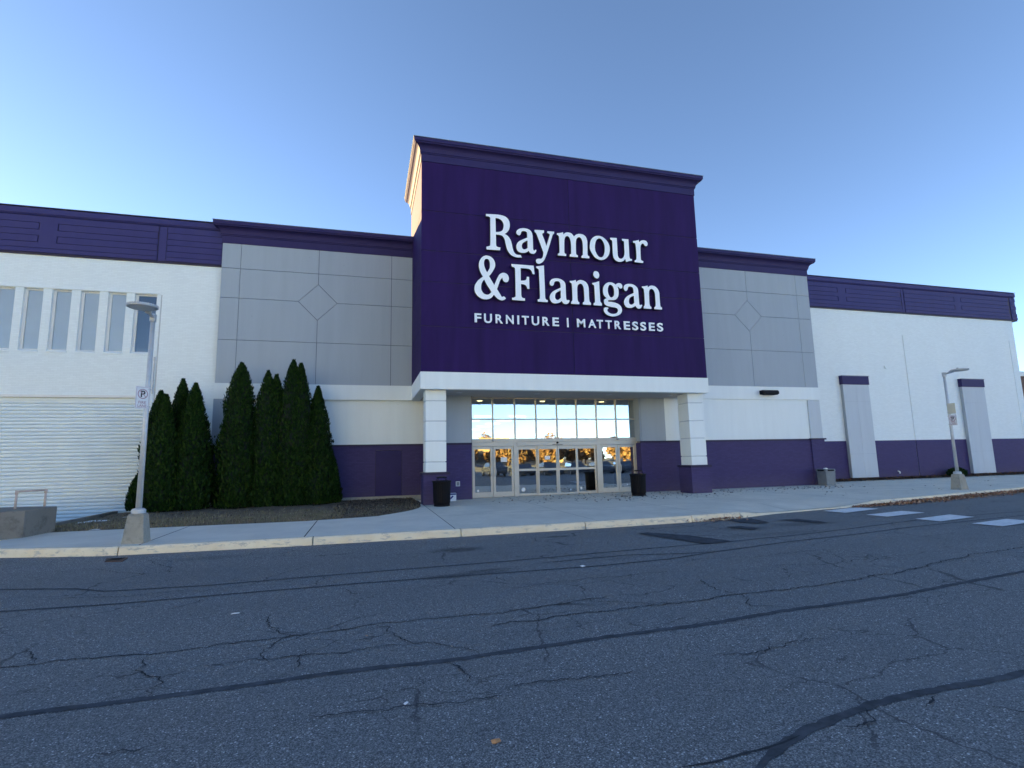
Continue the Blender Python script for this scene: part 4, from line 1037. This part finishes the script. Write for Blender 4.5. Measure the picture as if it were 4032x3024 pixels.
def sign_board(px, py, dvec, z0, z1, w, label, text=True, name='parking_sign', blank=False, group=None, mirror=1):
    """sheet sign clamped to a pole; dvec: direction the sheet runs away from the pole; the printed face is to the right of dvec * mirror"""
    d = Vector((dvec[0], dvec[1])).normalized(); n = Vector((d.y, -d.x))*mirror
    r = empty(name, (px,py,z0), label, 'sign')
    if group: r['group'] = group
    o = Vector((px,py)) + n*.066
    def fn(u, v, t):  # u from the sheet's own left, v up, t out of the face
        run = u if mirror > 0 else w-u
        p = o + d*(run-.01) + n*t
        return (p.x, p.y, v)
    def plate(u0,u1,v0,v1,t0,t1,nm,mat,parent):
        m = MB(); k = []
        for t in (t0,t1):
            for u, v in ((u0,v0),(u1,v0),(u1,v1),(u0,v1)): k.append(fn(u,v,t))
        m.v = k; m.f = [(0,1,2,3),(7,6,5,4),(0,4,5,1),(1,5,6,2),(2,6,7,3),(3,7,4,0)]
        return m.build(nm, mat, parent)
    sheet = plate(0,w,z0,z1,-.002,.002,'sheet',M['sign_back' if blank else 'sign_white'],r)
    for z in (z0+.05, z1-.05):
        MB().tube([(px,py,z-.012),(px,py,z+.012)], .076, 18).build('clamp_band', M['galv'], r)
    if blank: return r
    e = .003
    bd = MB()
    for a in ((.012,w-.012,z0+.012,z0+.018),(.012,w-.012,z1-.018,z1-.012),(.012,.018,z0+.018,z1-.018),(w-.018,w-.012,z0+.018,z1-.018)):
        plate(a[0],a[1],a[2],a[3],.0025,.004,'border_line',M['sign_red'],sheet)
    cx, cz, R1, R2 = w*.5, z1-.165, .112, .092
    ring = MB(); S = 40
    for k in range(S):
        t0, t1 = 2*math.pi*k/S, 2*math.pi*(k+1)/S
        ring.quad(fn(cx+R2*math.cos(t0),cz+R2*math.sin(t0),.004), fn(cx+R1*math.cos(t0),cz+R1*math.sin(t0),.004), fn(cx+R1*math.cos(t1),cz+R1*math.sin(t1),.004), fn(cx+R2*math.cos(t1),cz+R2*math.sin(t1),.004))
    ring.build('ring', M['sign_red'], sheet)
    me = text_mesh('P', 0, .03)
    fit_mesh(me, cx-.045, cx+.055, cz-.075, cz+.075, lambda u, v, t: fn(u, v, .0046)); me.materials.append(M['sign_black'])
    oo = bpy.data.objects.new('letter', me); COL.objects.link(oo); oo.parent = sheet
    a = math.radians(135); ux, uz = math.cos(a), math.sin(a); nx, nz = -uz*.008, ux*.008
    sl = MB().quad(fn(cx+ux*.09+nx,cz+uz*.09+nz,.0052), fn(cx-ux*.09+nx,cz-uz*.09+nz,.0052), fn(cx-ux*.09-nx,cz-uz*.09-nz,.0052), fn(cx+ux*.09-nx,cz+uz*.09-nz,.0052))
    sl.build('slash', M['sign_red'], sheet)
    for word, v0, v1, u0, u1 in (('FIRE', z0+.105, z0+.165, .07, w-.07), ('LANE', z0+.03, z0+.09, .055, w-.055)):
        me = text_mesh(word, 0, .015)
        fit_mesh(me, u0, u1, v0, v1, lambda u, v, t: fn(u, v, .0046)); me.materials.append(M['sign_red'])
        oo = bpy.data.objects.new('lettering', me); COL.objects.link(oo); oo.parent = sheet
    return r
sign_board(-4.80, 13.66, (-.62,-.78), 2.93, 3.42, .305, 'white no-parking fire lane sign clamped to the lamp post in front of the evergreens', mirror=-1)
sign_board(23.50, 16.35, (.05,-1), 2.62, 3.06, .305, 'small white no-parking sign below a blank sign on the right lamp post', mirror=1)
sign_board(23.50, 16.35, (.05,-1), 3.10, 3.53, .305, 'blank cream sign plate above the no-parking sign on the right lamp post', name='blank_sign', blank=True, mirror=1)

def trash_can(x, y, label):
    r = empty('trash_can', (x,y,0), label, 'trash can', 'black slatted trash cans by the doors')
    MB().lathe([(.24,.02),(.25,.0),(.26,.05),(.28,.84),(.0,.84)][::1], x, y, 28).build('liner', M['black_hole'], r, smooth=False)
    s = MB()
    for k in range(30):
        t = 2*math.pi*k/30; c, sn = math.cos(t), math.sin(t)
        n0 = len(s.v)
        for zz, rr in ((.06,.265),(.14,.295),(.82,.315),(.87,.335)):
            for dr, dw in ((-.006,-.021),(.006,-.021),(.006,.021),(-.006,.021)):
                s.v.append((x+(rr+dr)*c-dw*sn, y+(rr+dr)*sn+dw*c, zz))
        for i in range(3):
            for j in range(4):
                q = (j+1) % 4
                s.f.append((n0+i*4+j, n0+i*4+q, n0+(i+1)*4+q, n0+(i+1)*4+j))
        s.f.append((n0+3,n0+2,n0+1,n0)); s.f.append((n0+12,n0+13,n0+14,n0+15))
    s.build('slats', M['black'], r)['kind'] = 'stuff'
    rg = MB()
    rg.lathe([(.28,.845),(.35,.85),(.352,.885),(.33,.90),(.27,.90),(.24,.89)], x, y, 32)
    rg.build('rim', M['black'], r)
    MB().lathe([(.26,.0),(.29,.015),(.29,.06),(.25,.07)], x, y, 28).build('foot_ring', M['black'], r)
    for k in range(4):
        t = math.pi/4+math.pi/2*k
        MB().tube([(x+.26*math.cos(t),y+.26*math.sin(t),.88),(x+.17*math.cos(t),y+.17*math.sin(t),1.01)], .010, 8).build('lid_strut', M['black'], r)
    MB().lathe([(.17,1.0),(.21,1.005),(.20,1.03),(.08,1.055),(.0,1.06)], x, y, 28).build('rain_lid', M['black'], r)
    return r
trash_can(2.68, 19.38, 'black slatted trash can standing against the left white column')
trash_can(10.98, 20.15, 'black slatted trash can standing right of the glass doors')

bn = empty('litter_bin', (22.05,21.45,0), 'grey square litter bin beside the purple corner pier', 'litter bin')
MB().frustum(22.05,21.45,.265,.265,.0,.29,.29,.68).build('body', M['bin_grey'], bn, bevel=.02)
MB().frustum(22.05,21.45,.305,.305,.68,.29,.29,.80).build('hood', M['bin_grey'], bn, bevel=.02)
MB().box(21.87,22.23,21.13,21.16,.70,.77).build('opening', M['black_hole'], bn)
MB().box(21.73,21.76,21.27,21.63,.70,.77).build('opening', M['black_hole'], bn)
tag(MB().lathe([(.0,.80),(.11,.80),(.10,.83),(.05,.85),(.0,.855)], 22.0, 21.4, 12).build('paper_scrap', M['paper']), 'crumpled white scrap lying on top of the grey litter bin', 'scrap')

bx = empty('carton', (3.42,21.5,0), 'small white and blue carton on the pavement behind left trash can', 'carton')
MB().box(3.30,3.55,21.45,21.62,.0,.31).build('box', M['paper'], bx, bevel=.01)
MB().prism([(3.31,.05),(3.44,.18),(3.40,.22),(3.31,.14)], 'y', 21.445, 21.4485).build('print', M['blue_print'], bx)
MB().prism([(3.31,.24),(3.54,.24),(3.54,.30),(3.31,.30)], 'y', 21.445, 21.4485).build('print', M['blue_print'], bx)

# low concrete parapet with pipe rail
pp = empty('concrete_parapet', (-8.4,16.2,0), 'stained low concrete parapet block at the left edge by the roller shutter', 'parapet')
pz = MB(); base = [(-7.95,15.80),(-7.83,16.95),(-8.6,17.3),(-9.6,17.3),(-9.6,14.6),(-8.75,15.22)]
pz.prism(base, 'z', -.2, .65); pz.build('block', M['old_concrete'], pp, bevel=.02)
MB().box(-40,-9.6,17.0,17.3,-1.45,.65).build('wall_run', M['old_concrete'], pp)
rl = empty('pipe_rail', (-8.3,16.6,.65), 'pinkish bent pipe rail standing on the concrete parapet', 'railing')
p1, p2 = Vector((-8.46,16.38,.64)), Vector((-8.11,16.93,.64))
u = Vector((0,0,.44)); t_ = (p2-p1).normalized()*.03
MB().tube([p1, p1+u], .026, 12).build('post', M['pipe'], rl, smooth=True)
MB().tube([p2, p2+u], .026, 12).build('post', M['pipe'], rl, smooth=True)
MB().tube([p1+u-t_*.6, p2+u+t_*.6], .026, 12).build('top_rail', M['pipe'], rl, smooth=True)
for p in (p1, p2):
    MB().tube([p+u-Vector((0,0,.07)), p+u+Vector((0,0,.03))], .034, 12).build('elbow', M['pipe'], rl, smooth=True)

# ================================================================== EVERGREENS
def arborvitae(x, y, h, R, label, tops=((0,0,1.0),), seed=0, skew=0.0, pw=4.0, n=10000):
    rnd = random.Random(seed)
    r = empty('arborvitae', (x,y,0), label, 'evergreen', 'row of arborvitae')
    MB().tube([(x,y,-.05),(x,y,h*.5),(x+skew,y,h*.85)], [.09,.06,.02], 8).build('trunk', M['bark'], r)
    off = Vector((seed*3.1, seed*1.7, 0))
    def rad(t):
        # narrow cone with a full skirt
        return R*(1-t**pw)**.80*(1-.25*t)*(1 if t > .10 else .84+.16*t/.10)
    def lump(t, a):
        q = Vector((math.cos(a)*1.5, math.sin(a)*1.5, t*h*1.1))+off
        return 1 + .22*mnoise.noise(q) + .13*mnoise.noise(q*2.7) + .10*mnoise.noise(q*6.1)
    m = MB(); v = m.v; f = m.f
    for tx, ty, th in tops:
        hh = h*th; nn = n if len(tops) == 1 else int(n*.62)
        for i in range(nn):
            t = rnd.random()**1.12
            t = min(t, .995)
            a = rnd.uniform(0, 2*math.pi)
            # fewer on the far side, which nothing shows
            rr = rad(t)*lump(t, a)*(1-.30*rnd.random()**2)
            if len(tops) > 1: rr *= .80 + .15*(1-t)
            stray = rnd.random() < .035
            if stray: rr *= rnd.uniform(1.03,1.16)
            rr = max(rr, .035)
            px = x + tx*t**.7*1.0 + skew*t + rr*math.cos(a); py = y + ty*t + rr*math.sin(a); pz = .06 + t*hh
            s = rnd.uniform(.035,.072)*(1.1-.25*t); L = rnd.uniform(1.2,2.0)*s
            out = Vector((math.cos(a), math.sin(a), 0)); side = Vector((-out.y, out.x, 0))
            up = (Vector((0,0,1)) + out*rnd.uniform(-.1,.75) + side*rnd.uniform(-.45,.45)).normalized()
            wv = (side*rnd.uniform(.6,1) + out*rnd.uniform(-.8,.8)).normalized()
            p = Vector((px,py,pz)); k = len(v)
            v.append(tuple(p-up*L*.35)); v.append(tuple(p+wv*s*.55+up*L*.15)); v.append(tuple(p+up*L)); v.append(tuple(p-wv*s*.55+up*L*.25))
            f.append((k,k+1,k+2,k+3))
    m.build('crown', M['thuja'], r)
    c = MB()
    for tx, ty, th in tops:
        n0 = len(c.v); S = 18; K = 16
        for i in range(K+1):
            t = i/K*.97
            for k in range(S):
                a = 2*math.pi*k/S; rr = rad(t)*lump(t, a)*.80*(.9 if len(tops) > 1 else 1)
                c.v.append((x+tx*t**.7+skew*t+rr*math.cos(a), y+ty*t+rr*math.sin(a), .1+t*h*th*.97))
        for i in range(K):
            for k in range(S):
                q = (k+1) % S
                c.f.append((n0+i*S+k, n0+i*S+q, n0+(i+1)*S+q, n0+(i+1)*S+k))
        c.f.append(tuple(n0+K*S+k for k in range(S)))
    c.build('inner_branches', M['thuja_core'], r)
    return r
arborvitae(-7.46, 22.5, 4.35, .58, 'leftmost short dark evergreen, right behind the left lamp post', seed=1, pw=4.2)
arborvitae(-7.08, 21.9, 4.15, .60, 'lower evergreen standing in front between the two leftmost ones', seed=2, n=9000, pw=2.8)
arborvitae(-6.90, 23.0, 4.90, .56, 'taller evergreen standing behind the leftmost group near the white wall', seed=3, n=8000, pw=4)
arborvitae(-6.28, 22.4, 4.66, .90, 'broad-based evergreen at the right end of the left group, beside the gap', seed=4, n=13000, pw=2.1)
arborvitae(-4.72, 22.4, 5.50, .76, 'tall single-topped evergreen right of the gap in the row', seed=5, n=12000, pw=4.6)
arborvitae(-3.62, 22.4, 5.20, .78, 'twin-topped evergreen between the two tallest ones', tops=((-.14,0,1.0),(.16,.1,.975)), seed=6, n=12000, pw=4)
arborvitae(-2.70, 22.4, 5.66, .82, 'tallest evergreen with a forked top, second from the right', tops=((-.14,0,1.0),(.14,.05,.98)), seed=7, n=13000, pw=4)
arborvitae(-1.90, 22.6, 4.64, .84, 'slim pointed evergreen at the right end of the row', seed=8, n=11000, pw=1.9)
arborvitae(-1.40, 22.7, 2.0, .50, 'low rounded evergreen bush at the foot of the slim right one', seed=9, n=5000)
arborvitae(-8.0, 22.6, 1.3, .36, 'low evergreen bush left of the left lamp post by the shutter', seed=10, n=4000)

# ================================================================== SMALL GROWTH AND LITTER
rnd = random.Random(5)
gm = MB()
while len(gm.f) < 9000:
    x = rnd.uniform(-8.9,1.9); e = inner(x); y = e + abs(rnd.gauss(0,1.7)) + .02
    if y > 23.5: continue
    if x > -.6 and rnd.random() < .75: continue
    z = bed_z(x,y); a = rnd.uniform(0,6.28); hgt = rnd.uniform(.03,.11); w = .006
    dx, dy = math.cos(a), math.sin(a); ln = rnd.uniform(.01,.10)
    gm.v += [(x-dy*w,y+dx*w,z),(x+dy*w,y-dx*w,z),(x+dx*ln,y+dy*ln,z+hgt)]
    k = len(gm.v); gm.f.append((k-3,k-2,k-1))
tag(gm.build('dry_grass', M['dry_grass']), 'short dry grass along the front of the planting bed', 'grass', kind='stuff')
def flakes(n, sampler, name, mat, label, cat, size=(.02,.05), curl=.5, thick=0.0):
    m = MB()
    for i in range(n):
        x, y, z = sampler()
        s = rnd.uniform(*size); a = rnd.uniform(0,6.28); tl = rnd.uniform(-curl,curl); t2 = rnd.uniform(-curl,curl)
        ux = Vector((math.cos(a), math.sin(a), tl))*s; uy = Vector((-math.sin(a), math.cos(a), t2))*s*rnd.uniform(.5,.9)
        p = Vector((x,y,z+.004+abs(tl)*s+abs(t2)*s)); fold = Vector((0,0,s*rnd.uniform(-.2,.6)*curl))
        n0 = len(m.v)
        m.v += [tuple(p-ux), tuple(p-uy+fold), tuple(p+ux), tuple(p+uy+fold)]
        m.f += [(n0,n0+1,n0+2),(n0,n0+2,n0+3)]
    return tag(m.build(name, mat), label, cat, kind='stuff')
def s_mulch():
    x = rnd.uniform(-8.9,1.95) if rnd.random() < .35 else rnd.uniform(-1.0,1.95); y = rnd.uniform(inner(x)+.02, 23.8)
    return x, y, bed_z(x,y)
flakes(7000, s_mulch, 'mulch', M['chips'], 'dark wood chip mulch over the planting bed', 'mulch', (.012,.035), .6)
def s_kerb_leaves():
    x = rnd.uniform(15.3,44) if rnd.random() < .985 else rnd.gauss(9.4,.5); w = abs(rnd.gauss(0,.16))
    fall = min(1, max(.15, (x-15)/4)) if x > 15 else .3
    y = ky(x)-.14-w*(.55+.9*fall); z = ROAD+max(0, .07*fall-w*.16)*rnd.random()
    return x, y, z
flakes(9000, s_kerb_leaves, 'leaf_drift', M['leaves'], 'drift of reddish brown leaves in the gutter along the right kerb', 'leaves', (.018,.045), .8)
def s_wall_leaves():
    x = rnd.uniform(22.9,41); y = 23.9-abs(rnd.gauss(0,.28)); return x, y, .0+max(0, .07-(23.9-y)*.12)*rnd.random()
flakes(3500, s_wall_leaves, 'leaf_litter', M['dark_leaves'], 'dark leaf litter heaped along the foot of the right purple wall', 'leaves', (.025,.06), .9)
def s_walk_leaves():
    q = rnd.random()
    if q < .35: x = rnd.gauss(11.5,2.6); y = rnd.uniform(17.8,21.7)
    elif q < .6: x = rnd.uniform(4.5,13); y = rnd.uniform(18.5,22.2)
    elif q < .85: x = rnd.uniform(14.6,22); y = 20.3+rnd.gauss(0,.5)
    else: x = rnd.uniform(16,40); y = rnd.uniform(ky(x)+.4, 23.5)
    x = max(3.2, x); return x, y, walk_z(x,y)+.002
flakes(650, s_walk_leaves, 'scattered_leaves', M['dark_leaves'], 'loose dry leaves scattered over the pavement before the doors', 'leaves', (.02,.055), .5)
def s_road_bits():
    x = rnd.uniform(-6,16); y = rnd.uniform(3,12.3); return x, y, ROAD+.004
flakes(45, s_road_bits, 'road_grit', M['leaves'], 'few tiny leaf scraps blown over the road', 'leaves', (.012,.022), .3)
# earth strip along the right wall
es = strip_mesh(22.7, 41.2, lambda x: 23.35+.12*mnoise.noise(Vector((x*.8,0,0))), lambda x: 24.0, lambda x, y: .012+.05*max(0, (y-23.4))+.02*mnoise.noise(Vector((x*3,y*3,0))), 80, .01, 3)
tag(es.build('earth_strip', M['soil']), kind='structure')
# shrub by the right wall
sb = empty('shrub', (33.7,23.45,0), 'small dark shrub at the purple wall behind right lamp post', 'shrub')
MB().tube([(33.7,23.45,0),(33.75,23.45,.35)], [.03,.012], 6).build('stem', M['bark'], sb)
m = MB()
for i in range(2600):
    a = rnd.uniform(0,6.28); c = rnd.uniform(-1,1); rr = rnd.random()**.4
    p = Vector((33.75+.75*rr*math.sqrt(1-c*c)*math.cos(a), 23.5+.35*rr*math.sqrt(1-c*c)*math.sin(a), .26+.30*rr*c)); p.z = max(p.z, .02)
    d1 = Vector((rnd.uniform(-1,1),rnd.uniform(-1,1),rnd.uniform(-1,1))).normalized()*.045; d2 = Vector((rnd.uniform(-1,1),rnd.uniform(-1,1),rnd.uniform(-1,1))).normalized()*.025
    n0 = len(m.v); m.v += [tuple(p-d1), tuple(p+d2), tuple(p+d1), tuple(p-d2)]; m.f.append((n0,n0+1,n0+2,n0+3))
m.build('foliage', M['thuja'], sb)

def scrap(x, y, z, sx, sy, mat, name, label, cat, rot=0.3):
    m = MB(); c, s = math.cos(rot), math.sin(rot)
    pts = [(-1,-.6,0),(-.2,-1,.25),(.9,-.7,.1),(1,.3,.35),(.3,1,.05),(-.7,.8,.3)]
    ring = [(x+(px*sx*c-py*sy*s), y+(px*sx*s+py*sy*c), z+.003+pz*min(sx,sy)*.5) for px,py,pz in pts]
    n = len(ring); ctr = (x,y,z+.003+min(sx,sy)*.45)
    m.v = ring+[ctr]+[(a,b,zz-.003) for a,b,zz in ring]; m.f = [(i,(i+1)%n,n) for i in range(n)]+[(i,n+1+i,n+1+(i+1)%n,(i+1)%n) for i in range(n)]+[tuple(n+1+i for i in reversed(range(n)))]
    return tag(m.build(name, mat), label, cat)
R4 = ROAD+.004
scrap(.83*KF,3.55*KF,R4,.034,.028,M['orange_leaf'],'fallen_leaf','single orange leaf lying on the asphalt nearest the viewer','leaf')
scrap(.32*KF,4.27*KF,R4,.024,.014,M['paper'],'paper_scrap','white paper scrap left of the orange leaf on the near asphalt','scrap',1.0)
scrap(-1.48*KF,7.33*KF,R4,.05,.02,M['paper'],'paper_scrap','white paper scrap on the asphalt well in front of left lamp post','scrap',.1)
scrap(3.47*KF,8.37*KF,R4,.045,.045,M['paper'],'paper_scrap','pale crumpled ball on the double sealed seam in mid road','scrap',.5)
scrap(-7.9,19.2,.0,.45,.12,M['paper'],'plastic_litter','torn white plastic sheet lying in the bed by the parapet','litter',.25)
scrap(-7.2,20.3,.02,.35,.06,M['paper'],'plastic_litter','thin pale plastic strip in the bed behind the left lamp base','litter',.3)
scrap(-6.9,16.85,.0,.13,.05,M['paper'],'paper_scrap','white flattened paper at the bed edge left of the lamp base','scrap',.05)
scrap(33.3,21.3,.0,.16,.07,M['paper'],'paper_scrap','white paper lying on the pavement right of the right lamp post','scrap',.1)
scrap(16.9,13.95,R4,.07,.05,M['paper'],'paper_scrap','white scrap beside the leaf drift past the crosswalk','scrap',.6)

# ================================================================== BEYOND
bb = empty('brick_building', (60,32,0), 'brown brick building far right beyond the corner of the store', 'building')
MB().box(46,120,31,70,-.3,7.6).build('wall', M['brown_brick'], bb)
MB().box(45.85,120.2,30.85,70.2,7.6,8.0).build('coping', M['white_panel'], bb)
for i in range(6):
    x = 56+i*7
    w_ = MB().box(x,x+3,30.93,30.99,1.0,3.6).build('window', M['alu_dark'], bb)
    MB().box(x+.1,x+2.9,30.91,30.928,1.1,3.5).build('pane', M['win_glass'], w_)

# added stores behind the viewer, unseen, bouncing warm sun onto the shaded front
for nm, x0, x1, yy, hh, lab in (('white_bounce_store', -150, -6, -64, 10.0, 'added unseen white store behind the viewer, bouncing sun onto the shaded front, left side'), ('cream_bounce_store', 112, 230, -66, 10.0, 'added unseen cream store behind the viewer, bouncing sun onto the shaded front, right side')):
    st = empty(nm, ((x0+x1)/2, yy-15, 0), lab, 'building')
    MB().box(x0,x1,yy-30,yy,-.2,hh).build('wall', M['white_panel' if x0 < 0 else 'cream'], st)
    MB().box(x0-.4,x1+.4,yy-30.4,yy+.4,hh,hh+.5).build('roof_edge', M['coping'], st)
    for i in range(8):
        x = x0+6+i*(x1-x0-12)/8
        w_ = MB().box(x,x+4,yy+.02,yy+.10,.2,3.2).build('window', M['alu_dark'], st)
        MB().box(x+.15,x+3.85,yy+.11,yy+.13,.35,3.05).build('pane', M['win_glass'], w_)

# across the car park, seen only in the shop glass
fb = empty('far_shop', (60,-120,0), 'low tan shop row across the car park, mirrored in the entrance glass', 'building')
MB().box(20,62,-132,-118,-.2,6.0).build('wall', M['tan_wall'], fb)
MB().box(34,44,-118.1,-117.6,3.0,8.0).build('gable', M['tan_wall'], fb)
for i in range(7):
    x = 22+i*5.6
    w_ = MB().box(x,x+4,-117.99,-117.9,.4,3.2).build('window', M['alu_dark'], fb)
    MB().box(x+.15,x+3.85,-117.89,-117.86,.5,3.1).build('pane', M['win_glass'], w_)
MB().box(19.6,62.4,-132.4,-117.4,6.0,6.4).build('roof', M['coping'], fb)
def car():
    r = empty('parked_car', (0,0,ROAD))
    s = [(-2.2,.35),(-2.25,.62),(-2.1,.82),(-1.35,.92),(-.75,1.36),(.75,1.42),(1.55,.98),(2.15,.92),(2.25,.6),(2.2,.33)]
    body = MB(); n = len(s)
    for yy, sc in ((-.86,.0),(-.80,1),(.80,1),(.86,.0)):
        for x, z in s: body.v.append((x*(1 if sc else .985), yy*(.84 if z > 1.1 else 1), ROAD+(z if sc else min(z, .9)*.99)))
    for i in range(3):
        for k in range(n):
            q = (k+1) % n; body.f.append((i*n+k, i*n+q, (i+1)*n+q, (i+1)*n+k))
    body.f.append(tuple(range(n))); body.f.append(tuple(3*n+k for k in reversed(range(n))))
    body.build('body', M['car'], r, bevel=.04)
    gl = MB()
    for sy in (-1,1):
        gl.quad((-1.15,sy*.745,ROAD+1.0),(1.35,sy*.745,ROAD+1.03),(.75,sy*.70,ROAD+1.36),(-.72,sy*.70,ROAD+1.31))
    gl.build('side_windows', M['win_glass'], r)
    for x in (-1.35,1.35):
        for sy in (-1,1):
            w = MB().tube([(x,sy*.68,ROAD+.32),(x,sy*.88,ROAD+.32)], .32, 18).build('wheel', M['black'], r)
            MB().tube([(x,sy*.86,ROAD+.32),(x,sy*.89,ROAD+.32)], .20, 14).build('rim', M['galv'], w)
    for sy in (-.6,.6):
        MB().box(-2.27,-2.2,sy-.16,sy+.16,ROAD+.60,ROAD+.74).build('headlight', M['lens'], r)
    return r
M['car'] = plain('car_paint_grey', (.10,.11,.13), .25, .3, .05, 1)
c0 = car()
ps = [(13.0,-9.5,'nearest to the doors'),(16.0,-9.4,'second along from the doors'),(19.0,-9.6,'third along from the doors'),(22.0,-9.5,'fourth along'),(25.0,-9.4,'fifth along'),(28.0,-9.6,'sixth along'),(31.2,-9.5,'last along')]
for i, (x, y, w) in enumerate(ps):
    o = c0 if i == 0 else copy_tree(c0)
    o.location = (x, y, ROAD); o.rotation_euler = (0,0,math.pi/2+(.03 if i % 2 else -.02))
    tag(o, 'parked grey car across the road mirrored in the glass, '+w, 'car', 'cars parked behind the viewer')
# wood behind the car park
wd = MB(); r2 = random.Random(3)
for i in range(120):
    tx, ty = r2.uniform(-60,190), r2.uniform(-175,-135); H = r2.uniform(7,11); R_ = r2.uniform(2.5,4.5)
    if i >= 70: tx, ty, H, R_ = r2.uniform(0,85), r2.uniform(-84,-68), r2.uniform(3.2,5.6), r2.uniform(1.6,2.8)
    wd.tube([(tx,ty,-.2),(tx,ty,H*.6)], [.25,.1], 5)
    for k in range(420):
        a = r2.uniform(0,6.28); c = r2.uniform(-1,1); rr = r2.random()**.45
        p = Vector((tx+R_*rr*math.sqrt(1-c*c)*math.cos(a), ty+R_*rr*math.sqrt(1-c*c)*math.sin(a), H*.58+H*.40*rr*c))
        d1 = Vector((r2.uniform(-1,1),r2.uniform(-1,1),r2.uniform(-1,1))).normalized()*.5; d2 = Vector((r2.uniform(-1,1),r2.uniform(-1,1),r2.uniform(-1,1))).normalized()*.35
        n0 = len(wd.v); wd.v += [tuple(p-d1), tuple(p+d2), tuple(p+d1), tuple(p-d2)]; wd.f.append((n0,n0+1,n0+2,n0+3))
tag(wd.build('far_wood', M['autumn']), 'autumn wood beyond the car park, mirrored in the entrance glass', 'wood', kind='stuff')
